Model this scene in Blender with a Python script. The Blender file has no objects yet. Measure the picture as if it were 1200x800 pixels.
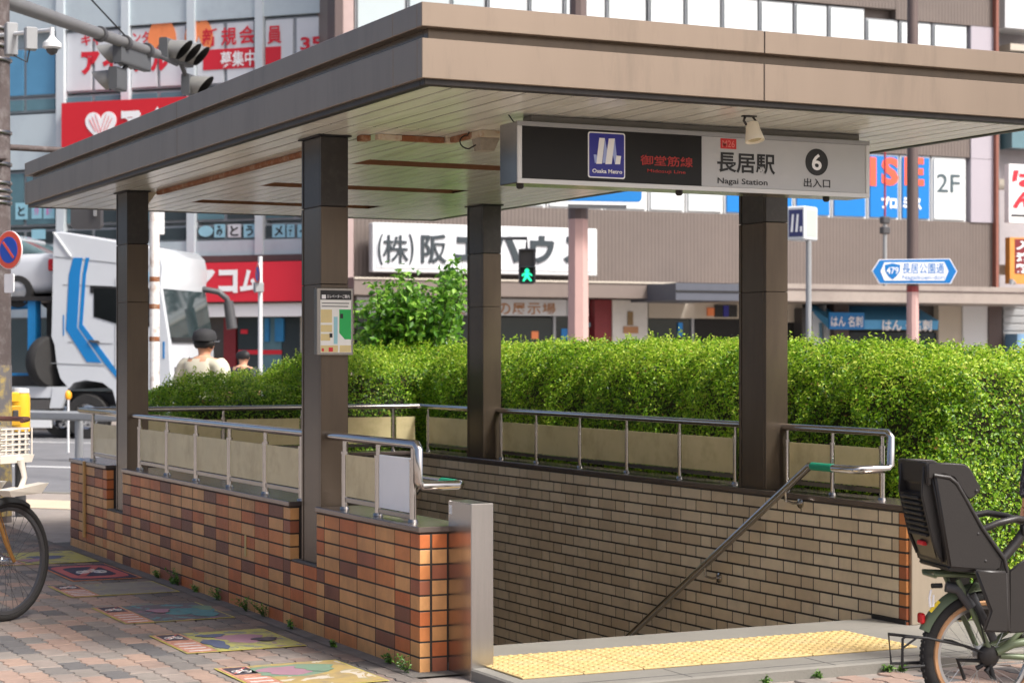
import bpy, bmesh, math, random
import numpy as np
from mathutils import Vector, Matrix

# ------------------------------------------------------------------ camera, world, sun, exposure
SC = bpy.context.scene
COL = SC.collection
R = math.radians
FPX, HORY, YAW, CAMH = 2300.0, 417.0, R(26.07), 1.43
CF = Vector((math.sin(YAW), math.cos(YAW), 0)); CR = Vector((math.cos(YAW), -math.sin(YAW), 0))
CP = Vector((-3.522, -8.146, CAMH))
cd = bpy.data.cameras.new('camera'); cam = bpy.data.objects.new('camera', cd); COL.objects.link(cam)
cam.location = CP; cam.rotation_euler = (R(90), 0, -YAW)
cd.sensor_width = 36; cd.lens = FPX / 1200 * 36
cd.shift_y = (HORY - 400) / 1200
cd.clip_start = 0.1; cd.clip_end = 600
cd.dof.use_dof = True; cd.dof.focus_distance = 9.7; cd.dof.aperture_fstop = 5.0
SC.camera = cam

SUN = Vector((0.34, -0.64, 0.88)).normalized()
SUN_EL = math.asin(SUN.z); SUN_AZ = math.atan2(SUN.x, SUN.y)
w = bpy.data.worlds.new('World'); SC.world = w; w.use_nodes = True
nt = w.node_tree; bg = nt.nodes['Background']
sk = nt.nodes.new('ShaderNodeTexSky'); sk.sky_type = 'NISHITA'; sk.sun_disc = False
sk.sun_elevation = SUN_EL; sk.sun_rotation = SUN_AZ; sk.air_density = 0.65; sk.dust_density = 5.8; sk.ozone_density = 0.4
nt.links.new(sk.outputs[0], bg.inputs[0]); bg.inputs[1].default_value = 0.15
sd = bpy.data.lights.new('sun', 'SUN'); sd.energy = 2.8; sd.angle = R(12.0); sd.color = (1.0, 0.995, 0.98)
so = bpy.data.objects.new('sun', sd); COL.objects.link(so)
so.rotation_euler = (-SUN).to_track_quat('-Z', 'Y').to_euler(); so.location = (10, -10, 20)
SC.view_settings.view_transform = 'Standard'; SC.view_settings.look = 'None'
SC.view_settings.gamma = 1.0; SC.view_settings.use_curve_mapping = False
SC.view_settings.exposure = 0.56
SC.render.engine = 'CYCLES'
SC.cycles.max_bounces = 8; SC.cycles.transparent_max_bounces = 12
SC.cycles.use_denoising = True

random.seed(7); rng = np.random.default_rng(11)

# ------------------------------------------------------------------ materials
MATS = {}
def lin(c):
    return tuple(((v/255)/12.92 if v/255 <= .04045 else ((v/255+.055)/1.055)**2.4) for v in c) + (1,)
def mat(name, rgb=None, rough=.6, metal=0., var=.12, vscale=6., bump=0., bscale=60., spec=.5, coat=0., emit=None, estr=0., alpha=1.,
        stretch=(1, 1, 1), dirt=None, dscale=2.0, damt=.5, palette=None, island=False, comb=None, trans=0., coords='Object', dworld=False):
    """procedural material: base colour with noise variation, optional dirt, bump, palette by object / by island"""
    if name in MATS: return MATS[name]
    m = bpy.data.materials.new(name); m.use_nodes = True; n = m.node_tree.nodes; l = m.node_tree.links
    b = n['Principled BSDF']; b.inputs['Roughness'].default_value = rough; b.inputs['Metallic'].default_value = metal
    b.inputs['Specular IOR Level'].default_value = spec; b.inputs['Coat Weight'].default_value = coat
    if trans: b.inputs['Transmission Weight'].default_value = trans
    tc = n.new('ShaderNodeTexCoord'); mp = n.new('ShaderNodeMapping'); mp.inputs['Scale'].default_value = stretch
    l.new(tc.outputs[coords], mp.inputs['Vector'])
    vec = mp.outputs['Vector']
    if palette:
        src = n.new('ShaderNodeNewGeometry').outputs['Random Per Island'] if island else n.new('ShaderNodeObjectInfo').outputs['Random']
        cr = n.new('ShaderNodeValToRGB'); cr.color_ramp.interpolation = 'CONSTANT'
        els = cr.color_ramp.elements
        tot = sum(p[1] for p in palette); acc = 0
        for i, (c, wt) in enumerate(palette):
            e = els[0] if i == 0 else (els[1] if i == 1 else els.new(acc / tot))
            e.position = acc / tot; e.color = lin(c); acc += wt
        l.new(src, cr.inputs[0]); base = cr.outputs[0]
        if not island:   # the noise differs from piece to piece
            ad = n.new('ShaderNodeVectorMath'); ad.operation = 'ADD'
            sc_ = n.new('ShaderNodeMath'); sc_.operation = 'MULTIPLY'; sc_.inputs[1].default_value = 37.0
            l.new(src, sc_.inputs[0]); l.new(vec, ad.inputs[0]); l.new(sc_.outputs[0], ad.inputs[1]); vec = ad.outputs[0]
    else:
        rg = n.new('ShaderNodeRGB'); rg.outputs[0].default_value = lin(rgb); base = rg.outputs[0]
    if var:
        ns = n.new('ShaderNodeTexNoise'); ns.inputs['Scale'].default_value = vscale; ns.inputs['Detail'].default_value = 5
        ns.inputs['Roughness'].default_value = .65; l.new(vec, ns.inputs['Vector'])
        mr = n.new('ShaderNodeMapRange'); mr.inputs[1].default_value = .25; mr.inputs[2].default_value = .75
        mr.inputs[3].default_value = 1 - var; mr.inputs[4].default_value = 1 + var; l.new(ns.outputs[0], mr.inputs[0])
        mx = n.new('ShaderNodeMix'); mx.data_type = 'RGBA'; mx.blend_type = 'MULTIPLY'; mx.inputs[0].default_value = 1
        l.new(base, mx.inputs[6]); l.new(mr.outputs[0], mx.inputs[7]); base = mx.outputs[2]
    if dirt:
        nd = n.new('ShaderNodeTexNoise'); nd.inputs['Scale'].default_value = dscale; nd.inputs['Detail'].default_value = 8; nd.inputs['Roughness'].default_value = .7
        l.new(n.new('ShaderNodeNewGeometry').outputs['Position'] if dworld else vec, nd.inputs['Vector'])
        mr = n.new('ShaderNodeMapRange'); mr.inputs[1].default_value = .48; mr.inputs[2].default_value = .72; mr.inputs[3].default_value = 0; mr.inputs[4].default_value = damt
        l.new(nd.outputs[0], mr.inputs[0])
        mx = n.new('ShaderNodeMix'); mx.data_type = 'RGBA'; l.new(mr.outputs[0], mx.inputs[0]); l.new(base, mx.inputs[6])
        mx.inputs[7].default_value = lin(dirt); base = mx.outputs[2]
    l.new(base, b.inputs['Base Color'])
    hgt = None
    if bump:
        nb = n.new('ShaderNodeTexNoise'); nb.inputs['Scale'].default_value = bscale; nb.inputs['Detail'].default_value = 6; l.new(vec, nb.inputs['Vector']); hgt = nb.outputs[0]
    if comb:   # (axis, scale): fine combed lines
        wv = n.new('ShaderNodeTexWave'); wv.bands_direction = comb[0]; wv.inputs['Scale'].default_value = comb[1]; wv.inputs['Distortion'].default_value = comb[2] if len(comb) > 2 else .5
        l.new(tc.outputs['Object'], wv.inputs['Vector'])
        if hgt is None: hgt = wv.outputs[1]
        else:
            ma = n.new('ShaderNodeMath'); l.new(hgt, ma.inputs[0]); l.new(wv.outputs[1], ma.inputs[1]); hgt = ma.outputs[0]
        bump = max(bump, .2)
    if hgt is not None:
        bp = n.new('ShaderNodeBump'); bp.inputs['Strength'].default_value = bump; bp.inputs['Distance'].default_value = .004
        l.new(hgt, bp.inputs['Height']); l.new(bp.outputs[0], b.inputs['Normal'])
    if emit: b.inputs['Emission Color'].default_value = lin(emit); b.inputs['Emission Strength'].default_value = estr
    if alpha < 1: b.inputs['Alpha'].default_value = alpha
    MATS[name] = m; return m

def leafmat(name, cols, trans=.35, rough=.35):
    m = bpy.data.materials.new(name); m.use_nodes = True; n = m.node_tree.nodes; l = m.node_tree.links
    b = n['Principled BSDF']; out = n['Material Output']
    at = n.new('ShaderNodeAttribute'); at.attribute_name = 'tone'
    cr = n.new('ShaderNodeValToRGB'); els = cr.color_ramp.elements
    for i, c in enumerate(cols):
        e = els[i] if i < 2 else els.new(i / (len(cols) - 1)); e.position = i / (len(cols) - 1); e.color = lin(c)
    l.new(at.outputs['Fac'], cr.inputs[0]); l.new(cr.outputs[0], b.inputs['Base Color']); b.inputs['Roughness'].default_value = rough
    tr = n.new('ShaderNodeBsdfTranslucent'); mx = n.new('ShaderNodeMixShader'); mx.inputs[0].default_value = trans
    l.new(cr.outputs[0], tr.inputs[0]); l.new(b.outputs[0], mx.inputs[1]); l.new(tr.outputs[0], mx.inputs[2]); l.new(mx.outputs[0], out.inputs[0])
    MATS[name] = m; return m

def corrugated(name, rgb, scale, rough=.55):
    m = mat(name, rgb, rough, var=.10, vscale=.6, comb=('X', scale, 0.0), bump=.35, bscale=3)
    for nd in m.node_tree.nodes:
        if nd.type == 'BUMP': nd.inputs['Distance'].default_value = .03
    return m

# ------------------------------------------------------------------ geometry helpers
ROOT = {}
class MB:
    def __init__(s): s.v = []; s.f = []
    def add(s, vs, fs):
        o = len(s.v); s.v += [tuple(p) for p in vs]; s.f += [tuple(i + o for i in f) for f in fs]; return s
    def box(s, x0, x1, y0, y1, z0, z1, c=0):
        if c <= 0:
            return s.add([(x, y, z) for x in (x0, x1) for y in (y0, y1) for z in (z0, z1)],
                  [(0, 1, 3, 2), (4, 6, 7, 5), (0, 4, 5, 1), (2, 3, 7, 6), (0, 2, 6, 4), (1, 5, 7, 3)])
        c = min(c, .45*(x1-x0), .45*(y1-y0), .45*(z1-z0)); V = []; ix = {}
        X, Y, Z = (x0, x1), (y0, y1), (z0, z1); sg = (1, -1)
        for i in (0, 1):
            for j in (0, 1):
                for k in (0, 1):
                    for a in range(3):
                        p = [X[i] + sg[i]*c, Y[j] + sg[j]*c, Z[k] + sg[k]*c]; p[a] = (X[i], Y[j], Z[k])[a]
                        ix[i, j, k, a] = len(V); V.append(p)
        Fc = []
        for a in range(3):
            b_, d_ = [q for q in range(3) if q != a]
            for e in (0, 1):
                q = []
                for (m_, n_) in ((0, 0), (1, 0), (1, 1), (0, 1)):
                    t = [0, 0, 0]; t[a] = e; t[b_] = m_; t[d_] = n_; q.append(ix[t[0], t[1], t[2], a])
                Fc.append(q)
            for m_ in (0, 1):
                for n_ in (0, 1):
                    t0 = [0, 0, 0]; t0[b_] = m_; t0[d_] = n_; t1 = list(t0); t1[a] = 1
                    Fc.append([ix[(*t0, b_)], ix[(*t1, b_)], ix[(*t1, d_)], ix[(*t0, d_)]])
        for i in (0, 1):
            for j in (0, 1):
                for k in (0, 1): Fc.append([ix[i, j, k, 0], ix[i, j, k, 1], ix[i, j, k, 2]])
        return s.add(V, Fc)
    def tube(s, pts, r, n=10, cap=True, closed=False):
        pts = [Vector(p) for p in pts]; k = len(pts); rr = r if isinstance(r, (list, tuple)) else [r]*k
        rings = []; ref = None
        for i, p in enumerate(pts):
            if closed: t = (pts[(i+1) % k] - pts[i-1])
            else: t = (pts[min(i+1, k-1)] - pts[max(i-1, 0)])
            t.normalize()
            if ref is None: ref = t.orthogonal().normalized()
            ref = (ref - t*ref.dot(t))
            if ref.length < 1e-6: ref = t.orthogonal()
            ref.normalize(); bi = t.cross(ref)
            # widen at bends so that the tube keeps its girth
            sc_ = 1.0
            if 0 < i < k-1 and not closed:
                a = (pts[i]-pts[i-1]).normalized(); b = (pts[i+1]-pts[i]).normalized(); cth = max(-1, min(1, a.dot(b)))
                sc_ = min(1.6, 1/max(.3, math.cos(math.acos(cth)/2)))
            rings.append([p + (ref*math.cos(2*math.pi*q/n) + bi*math.sin(2*math.pi*q/n))*rr[i]*(1 if sc_ < 1.02 else (1+sc_)/2) for q in range(n)])
        vs = [p for rg in rings for p in rg]; fs = []
        for i in range(k if closed else k-1):
            j = (i+1) % k
            for q in range(n): fs.append((i*n+q, i*n+(q+1) % n, j*n+(q+1) % n, j*n+q))
        if cap and not closed: fs.append(tuple(range(n-1, -1, -1))); fs.append(tuple((k-1)*n+q for q in range(n)))
        return s.add(vs, fs)
    def cyl(s, p0, p1, r0, r1=None, n=16): return s.tube([p0, p1], [r0, r0 if r1 is None else r1], n)
    def lathe(s, prof, o, ax=(0, 0, 1), n=20, capped=True):
        """prof: list of (radius, height along the axis)"""
        ax = Vector(ax).normalized(); u = ax.orthogonal().normalized(); vv = ax.cross(u); o = Vector(o); vs = []; fs = []
        for r_, h in prof:
            for q in range(n): vs.append(o + ax*h + (u*math.cos(2*math.pi*q/n) + vv*math.sin(2*math.pi*q/n))*r_)
        for i in range(len(prof)-1):
            for q in range(n): fs.append((i*n+q, i*n+(q+1) % n, (i+1)*n+(q+1) % n, (i+1)*n+q))
        if capped: fs.append(tuple(range(n-1, -1, -1))); fs.append(tuple((len(prof)-1)*n+q for q in range(n)))
        return s.add(vs, fs)
    def prism(s, poly, y0, y1, axis='y'):
        """poly of (a, b): extruded along an axis; axis y: (x, z); axis z: (x, y); axis x: (y, z)"""
        def P3(a, b, t): return {'y': (a, t, b), 'z': (a, b, t), 'x': (t, a, b)}[axis]
        n = len(poly); vs = [P3(a, b, y0) for a, b in poly] + [P3(a, b, y1) for a, b in poly]
        fs = [tuple(range(n)), tuple(range(2*n-1, n-1, -1))] + [(i, i+n, (i+1) % n + n, (i+1) % n) for i in range(n)]
        return s.add(vs, fs)
    def sphere(s, c, rx, ry=None, rz=None, n=16, m=10):
        ry = ry or rx; rz = rz or rx; vs = [(c[0], c[1], c[2]-rz)]; fs = []
        for i in range(1, m):
            a = -math.pi/2 + math.pi*i/m
            for q in range(n): vs.append((c[0]+rx*math.cos(a)*math.cos(2*math.pi*q/n), c[1]+ry*math.cos(a)*math.sin(2*math.pi*q/n), c[2]+rz*math.sin(a)))
        vs.append((c[0], c[1], c[2]+rz)); L = len(vs)-1
        for q in range(n): fs.append((0, 1+(q+1) % n, 1+q)); fs.append((L, L-n+q, L-n+(q+1) % n))
        for i in range(m-2):
            for q in range(n): fs.append((1+i*n+q, 1+i*n+(q+1) % n, 1+(i+1)*n+(q+1) % n, 1+(i+1)*n+q))
        return s.add(vs, fs)
    def loft(s, rings, cap=True, closed=True):
        n = len(rings[0]); vs = [p for r_ in rings for p in r_]; fs = []
        for i in range(len(rings)-1):
            for q in range(n if closed else n-1): fs.append((i*n+q, i*n+(q+1) % n, (i+1)*n+(q+1) % n, (i+1)*n+q))
        if cap: fs.append(tuple(range(n-1, -1, -1))); fs.append(tuple((len(rings)-1)*n+q for q in range(n)))
        return s.add(vs, fs)
    def mesh(s, name, smooth=None):
        me = bpy.data.meshes.new(name); me.from_pydata(s.v, [], s.f)
        bm = bmesh.new(); bm.from_mesh(me); bmesh.ops.recalc_face_normals(bm, faces=bm.faces); bm.to_mesh(me); bm.free()
        if smooth:
            me.shade_smooth(); me.set_sharp_from_angle(angle=R(smooth))
        return me
    def build(s, name, m, parent=None, smooth=None, **kw):
        if parent is not None:
            M, world = ROOT[parent]
            if world: s.v = [tuple(Vector(p) - M.translation) for p in s.v]
        return link(name, s.mesh(name, smooth), m, parent, **kw)

def link(name, me, m, parent=None, label=None, cat=None, group=None, kind=None):
    if m is not None and not me.materials: me.materials.append(m)
    o = bpy.data.objects.new(name, me); COL.objects.link(o)
    if parent is not None: o.parent = parent; ROOT[o] = ROOT[parent]
    else: ROOT[o] = (Matrix(), True)
    tag(o, label, cat, group, kind); return o
def tag(o, label=None, cat=None, group=None, kind=None):
    if label: o['label'] = label
    if cat: o['category'] = cat
    if group: o['group'] = group
    if kind: o['kind'] = kind
    return o
def thing(name, label, cat, loc=(0, 0, 0), rz=0., group=None, world=True, kind=None):
    o = bpy.data.objects.new(name, None); COL.objects.link(o); o.empty_display_size = .1
    o.location = loc; o.rotation_euler = (0, 0, rz)
    ROOT[o] = (Matrix.Translation(Vector(loc)) @ Matrix.Rotation(rz, 4, 'Z'), world)
    return tag(o, label, cat, group, kind)
def inst(name, me, parent, loc, rz=0.):
    o = bpy.data.objects.new(name, me); COL.objects.link(o); o.parent = parent
    M, world = ROOT[parent]; o.location = Vector(loc) - M.translation if world else loc
    o.rotation_euler = (0, 0, rz); ROOT[o] = ROOT[parent]; return o

# where a line of sight meets a vertical plane / the ground: used to size things on their own planes
def ray(px, py): return CF + CR*((px-600)/FPX) + Vector((0, 0, 1))*((HORY-py)/FPX)
def at_depth(px, py, d): return CP + ray(px, py)*d
def on(px, py, ax, v):
    r_ = ray(px, py); i = 'xyz'.index(ax); return CP + r_*((v-CP[i])/r_[i])
class Frame:
    """vertical plane with its own x (along), y (into the depth), z (up)"""
    def __init__(s, o, rz): s.o = Vector((o[0], o[1], 0)); s.rz = rz; s.u = Vector((math.cos(rz), math.sin(rz), 0)); s.n = Vector((-math.sin(rz), math.cos(rz), 0))
    def px(s, x, y, off=0.):
        r_ = ray(x, y); t = ((s.o - CP).dot(s.n) + off)/r_.dot(s.n); p = CP + r_*t; return ((p-s.o).dot(s.u), p.z)
    def x(s, x, off=0.): return s.px(x, HORY, off)[0]

# lettering: the outlines of the font that ships with Blender, fitted to a rectangle
TXT = {}
def glyphs(body, bold):
    if (body, bold) not in TXT:
        cu = bpy.data.curves.new('lettering', 'FONT'); cu.body = body; cu.size = 1; cu.offset = bold; cu.resolution_u = 3; cu.fill_mode = 'BOTH'
        o = bpy.data.objects.new('lettering', cu); COL.objects.link(o)
        dg = bpy.context.evaluated_depsgraph_get(); me = bpy.data.meshes.new_from_object(o.evaluated_get(dg))
        v = np.array([p.co[:2] for p in me.vertices]) if len(me.vertices) else np.zeros((1, 2)); f = [tuple(p.vertices) for p in me.polygons]
        bpy.data.objects.remove(o); bpy.data.curves.remove(cu); bpy.data.meshes.remove(me)
        TXT[body, bold] = (v, f)
    return TXT[body, bold]
def letter(body, m, parent, x0, x1, z0, z1, y, bold=.02, th=0., name='lettering', label=None, shear=0.):
    """text on a plane facing -y, filling the rectangle x0..x1, z0..z1"""
    v, f = glyphs(body, bold); lo, hi = v.min(0), v.max(0); t = (v-lo)/np.maximum(hi-lo, 1e-6)
    X = x0 + t[:, 0]*(x1-x0) + shear*t[:, 1]; Z = z0 + t[:, 1]*(z1-z0); n = len(v)
    mb = MB(); mb.add([(a, y, b) for a, b in zip(X, Z)], f)
    if th:   # raised letters: outline walls from the boundary edges
        ed = {}
        for fc in f:
            for i in range(len(fc)):
                e = (fc[i], fc[(i+1) % len(fc)]); k = tuple(sorted(e)); ed[k] = None if k in ed else e
        mb.v += [(a, y+th, b) for a, b in zip(X, Z)]
        mb.f += [(e[0], e[1], e[1]+n, e[0]+n) for e in ed.values() if e]
    if parent is not None and ROOT[parent][1]: 
        T = ROOT[parent][0].translation; mb.v = [tuple(Vector(p)-T) for p in mb.v]
    me = bpy.data.meshes.new(name); me.from_pydata(mb.v, [], mb.f)
    return link(name, me, m, parent, label=label)
def rrect(x0, x1, z0, z1, r, n=5):
    out = []
    for cx, cz, a0 in ((x1-r, z1-r, 0), (x0+r, z1-r, 90), (x0+r, z0+r, 180), (x1-r, z0+r, 270)):
        for i in range(n+1): a = R(a0 + 90*i/n); out.append((cx + r*math.cos(a), cz + r*math.sin(a)))
    return out
def disc(cx, cz, rx, rz=None, n=28): rz = rz or rx; return [(cx + rx*math.cos(2*math.pi*i/n), cz + rz*math.sin(2*math.pi*i/n)) for i in range(n)]
def plate(name, m, parent, poly, y0, y1, **kw): return MB().prism(poly, y0, y1).build(name, m, parent, **kw)
def rect(x0, x1, z0, z1): return [(x0, z0), (x1, z0), (x1, z1), (x0, z1)]

# shared materials
BRICKPAL = [((206, 150, 94), 6), ((202, 128, 74), 4), ((190, 106, 58), 2), ((154, 92, 66), 2), ((126, 78, 58), 2.4), ((212, 156, 100), 4)]
M_brick = mat('brick glaze', palette=BRICKPAL, rough=.42, var=.22, vscale=8, stretch=(1, 1, .5), bump=.25, bscale=40, comb=('Y', 60, 2.0), dirt=(110, 72, 52), dscale=1.6, damt=.4, dworld=True)
M_joint = mat("dark joint mortar", (62, 56, 50), .9, var=.2, vscale=30, bump=.4, bscale=120)
M_tile = mat('beige wall tile', dworld=True, palette=[((215, 196, 164), 4), ((208, 188, 155), 4), ((221, 203, 171), 3), ((200, 179, 147), 2)], rough=.4, var=.06, vscale=12, comb=('Y', 70, 1.0), bump=.15, bscale=60, dirt=(138, 122, 98), dscale=1.3, damt=.45)
M_tile_far = mat('beige wall tile field', dworld=True, palette=[((215, 196, 164), 4), ((208, 188, 155), 4), ((221, 203, 171), 3), ((200, 179, 147), 2)], island=True, rough=.4, var=.06, vscale=12, dirt=(138, 122, 98), dscale=1.3, damt=.45)
M_orange = mat('orange end tile', palette=[((190, 122, 72), 2), ((160, 92, 60), 2), ((200, 135, 80), 1)], rough=.4, var=.08, comb=('Y', 70, 1.0))
M_coping = mat('bronze coping', (118, 107, 101), .20, .55, var=.10, vscale=5, dirt=(86, 80, 76), dscale=8, damt=.5)
M_bronze = mat('bronze cladding', (90, 79, 67), .26, .5, var=.08, vscale=2.5, stretch=(4, 4, .6), bump=.05, bscale=20, dirt=(70, 62, 55), dscale=3, damt=.5)
M_bronze_top = mat('dark cladding collar', (50, 47, 44), .38, .3, var=.08, vscale=3, dirt=(90, 86, 80), dscale=25, damt=.25)
M_black = mat('black rubber', (22, 22, 23), .6, var=.1)
M_dark = mat('dark painted steel', (44, 42, 41), .5, .2, var=.15, dirt=(80, 74, 68), dscale=20, damt=.35)
M_fascia = mat('champagne fascia panel', (142, 128, 114), .42, .80, var=.05, vscale=1.0, stretch=(3, 3, .5), dirt=(112, 102, 92), dscale=1.6, damt=.55, bump=.03, bscale=8)
M_soffit = mat('cream soffit board', (222, 221, 210), .22, var=.05, vscale=3, stretch=(5, .5, 5), dirt=(150, 140, 112), dscale=2.2, damt=.4)
M_gap = mat('dark gap', (12, 12, 11), .95, var=0, spec=.1)
M_rust = mat('rusted steel', (128, 78, 46), .8, var=.3, vscale=18, dirt=(196, 180, 156), dscale=12, damt=.5, bump=.4, bscale=80)
M_rustslot = mat('rust brown slot', (122, 84, 54), .7, var=.2, vscale=12)
M_tanpaint = mat('tan paint with rust', (190, 178, 156), .6, var=.08, dirt=(150, 98, 58), dscale=14, damt=.8)
M_steel = mat('polished stainless steel', (190, 187, 184), .15, 1., var=.05, vscale=14, bump=.02, bscale=40)
M_satin = mat('brushed stainless steel', (142, 140, 138), .22, 1., var=.06, vscale=4, stretch=(30, 30, .6), dirt=(140, 132, 126), dscale=6, damt=.25)
M_frost = mat('frosted glass panel', (218, 203, 158), .22, var=.08, vscale=3, alpha=.74, dirt=(160, 146, 100), dscale=4, damt=.5)
M_white = mat('white board', (236, 238, 238), .4, var=.03)
M_wpaint = mat('white paint', (212, 214, 214), .35, var=.03, vscale=2)
M_green_tape = mat('green grip tape', (22, 132, 100), .6, var=.08)
M_blackp = mat('black print', (26, 28, 30), .5, var=0)
M_redp = mat('red print', (206, 36, 52), .5, var=.03)
M_whitep = mat('white print', (240, 240, 240), .5, var=0)
M_bluep = mat('blue print', (0, 116, 188), .45, var=.03)
M_concrete = mat('pale concrete', (128, 125, 117), .85, var=.10, vscale=5, bump=.4, bscale=90, dirt=(98, 94, 87), dscale=2.5, damt=.55)
M_glass = mat('dark window glass', (52, 62, 66), .08, var=.2, vscale=.4, spec=.8)
M_grey = mat('grey painted metal', (150, 152, 153), .45, .2, var=.06)
M_dgrey = mat('dark grey plastic', (70, 70, 72), .5, var=.06)
M_chrome = mat('chrome', (210, 210, 210), .12, 1., var=0)

# ------------------------------------------------------------------ the setting: ground, road, pavements
def clip(poly, p, n):
    """keep the part of a polygon where (q-p).n <= 0"""
    out = []; d = [(q[0]-p[0])*n[0] + (q[1]-p[1])*n[1] for q in poly]
    for i in range(len(poly)):
        a, b, da, db = poly[i], poly[(i+1) % len(poly)], d[i], d[(i+1) % len(poly)]
        if da <= 0: out.append(a)
        if (da < 0 < db) or (db < 0 < da): t = da/(da-db); out.append((a[0]+t*(b[0]-a[0]), a[1]+t*(b[1]-a[1])))
    return out
HEAD = R(-48.4)
RF = Frame((1.1, 12.75), HEAD)                      # near kerb line of the road
M_asphalt = mat('asphalt', (112, 112, 114), .9, var=.14, vscale=2.0, bump=.5, bscale=200, dirt=(96, 95, 96), dscale=.6, damt=.5, coords='Generated', stretch=(60, 60, 1))
M_pavefar = mat('distant block paving', (150, 140, 131), .85, var=.16, vscale=6, dirt=(128, 122, 118), dscale=1.4, damt=.5, bump=.3, bscale=40)
M_peach = mat('peach paving band', (205, 186, 160), .85, var=.08, vscale=3)
HOLE = (.2, 2.79, .34, 6.6)
g = MB(); Z = -.135
for x0, x1, y0, y1 in ((-300, -8, -300, 400), (12, 300, -300, 400), (-8, 12, -300, -20), (-8, 12, 12, 400)):
    g.add([(x0, y0, Z), (x1, y0, Z), (x1, y1, Z), (x0, y1, Z)], [(0, 1, 2, 3)])
g.build('ground', M_asphalt, kind='structure')
rd = MB(); rf = lambda a, b, z: tuple(RF.o + RF.u*a + RF.n*b + Vector((0, 0, z)))
rd.add([rf(-60, .0, -.128), rf(40, .0, -.128), rf(40, 17, -.128), rf(-60, 17, -.128)], [(0, 1, 2, 3)])
rd.build('road', M_asphalt, kind='structure')
M_line = mat('worn road paint', (222, 222, 220), .7, var=.08, dirt=(130, 130, 130), dscale=3, damt=.6)
for b0, b1 in ((5.6, 5.78), (12.2, 12.36), (.9, 1.05)):
    MB().add([rf(-60, b0, -.123), rf(40, b0, -.123), rf(40, b1, -.123), rf(-60, b1, -.123)], [(0, 1, 2, 3)]).build('road_marking', M_line, kind='structure')
pv = MB()
edge = RF.o - RF.n*.15
for x0, x1, y0, y1 in ((-40, HOLE[0], -60, 60), (HOLE[1], 40, -60, 60), (HOLE[0], HOLE[1], -60, HOLE[2]-.02), (HOLE[0], HOLE[1], HOLE[3], 60)):
    pg = clip([(x0, y0), (x1, y0), (x1, y1), (x0, y1)], edge, RF.n)
    pv.prism(pg, -.2, -.008, 'z')
pavement = pv.build('pavement', M_pavefar, kind='structure')
for i in range(24):      # kerb stones
    a = -14 + i*1.0
    k = MB(); k.add([rf(a + .004, -.15, -.2), rf(a+.996, -.15, -.2), rf(a+.996, 0, -.2), rf(a+.004, 0, -.2), rf(a+.004, -.15, .0), rf(a+.996, -.15, .0), rf(a+.996, -.015, .0), rf(a+.004, -.015, .0), rf(a+.996, 0, -.015), rf(a+.004, 0, -.015)],
        [(0, 3, 2, 1), (4, 5, 6, 7), (0, 1, 5, 4), (7, 6, 8, 9), (9, 8, 2, 3), (1, 2, 8, 6, 5), (0, 4, 7, 9, 3)])
    if i == 0: kerb = k.build('kerb', M_concrete, kind='structure')
    else: k.build('kerb_stone', M_concrete, kerb)
MB().add([rf(-14, -1.9, -.003), rf(8, -1.9, -.003), rf(8, -1.0, -.003), rf(-14, -1.0, -.003)], [(0, 1, 2, 3)]).build('paving_band', M_peach, pavement)
fp = MB(); fp.add([rf(-60, 17, z) for z in (-.2, .0)] + [rf(60, 17, z) for z in (-.2, .0)] + [rf(60, 60, .0), rf(-60, 60, .0)], [(0, 2, 3, 1), (1, 3, 4, 5)])
fp.build('far_pavement', M_pavefar, kind='structure')

# interlocking pavers
PAVPAL = [((157, 133, 119), 5), ((137, 129, 121), 5), ((120, 115, 110), 3), ((163, 138, 122), 3), ((100, 98, 97), 2), ((146, 134, 125), 4)]
M_pav = mat('interlocking paver', palette=PAVPAL, rough=.85, var=.10, vscale=14, bump=.5, bscale=150, dirt=(98, 92, 87), dscale=1.1, damt=.6, dworld=True)
M_pavf = mat('interlocking paver field', palette=PAVPAL, island=True, rough=.85, var=.10, vscale=14, bump=.5, bscale=150, dirt=(98, 92, 87), dscale=1.1, damt=.6, dworld=True)
def wall_grime_shade(m):
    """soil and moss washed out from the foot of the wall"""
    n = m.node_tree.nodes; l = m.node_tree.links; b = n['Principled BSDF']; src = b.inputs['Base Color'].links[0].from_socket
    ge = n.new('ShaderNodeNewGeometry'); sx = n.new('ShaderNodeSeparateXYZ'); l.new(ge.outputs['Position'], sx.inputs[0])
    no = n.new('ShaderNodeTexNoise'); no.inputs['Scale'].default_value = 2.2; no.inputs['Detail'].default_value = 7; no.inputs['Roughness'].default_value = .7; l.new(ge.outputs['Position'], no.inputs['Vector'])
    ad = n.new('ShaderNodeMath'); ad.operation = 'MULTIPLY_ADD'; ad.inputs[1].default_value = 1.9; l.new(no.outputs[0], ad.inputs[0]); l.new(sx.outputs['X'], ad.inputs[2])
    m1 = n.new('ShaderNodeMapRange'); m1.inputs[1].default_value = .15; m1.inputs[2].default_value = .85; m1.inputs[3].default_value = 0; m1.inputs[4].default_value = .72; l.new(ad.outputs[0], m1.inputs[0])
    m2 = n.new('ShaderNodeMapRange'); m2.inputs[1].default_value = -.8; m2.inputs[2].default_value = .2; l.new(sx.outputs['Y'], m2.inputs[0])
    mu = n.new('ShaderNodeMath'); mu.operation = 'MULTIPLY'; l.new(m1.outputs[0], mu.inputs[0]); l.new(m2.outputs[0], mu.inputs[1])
    mx = n.new('ShaderNodeMix'); mx.data_type = 'RGBA'; l.new(mu.outputs[0], mx.inputs[0]); l.new(src, mx.inputs[6]); mx.inputs[7].default_value = lin((84, 79, 73)); l.new(mx.outputs[2], b.inputs['Base Color'])
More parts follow.
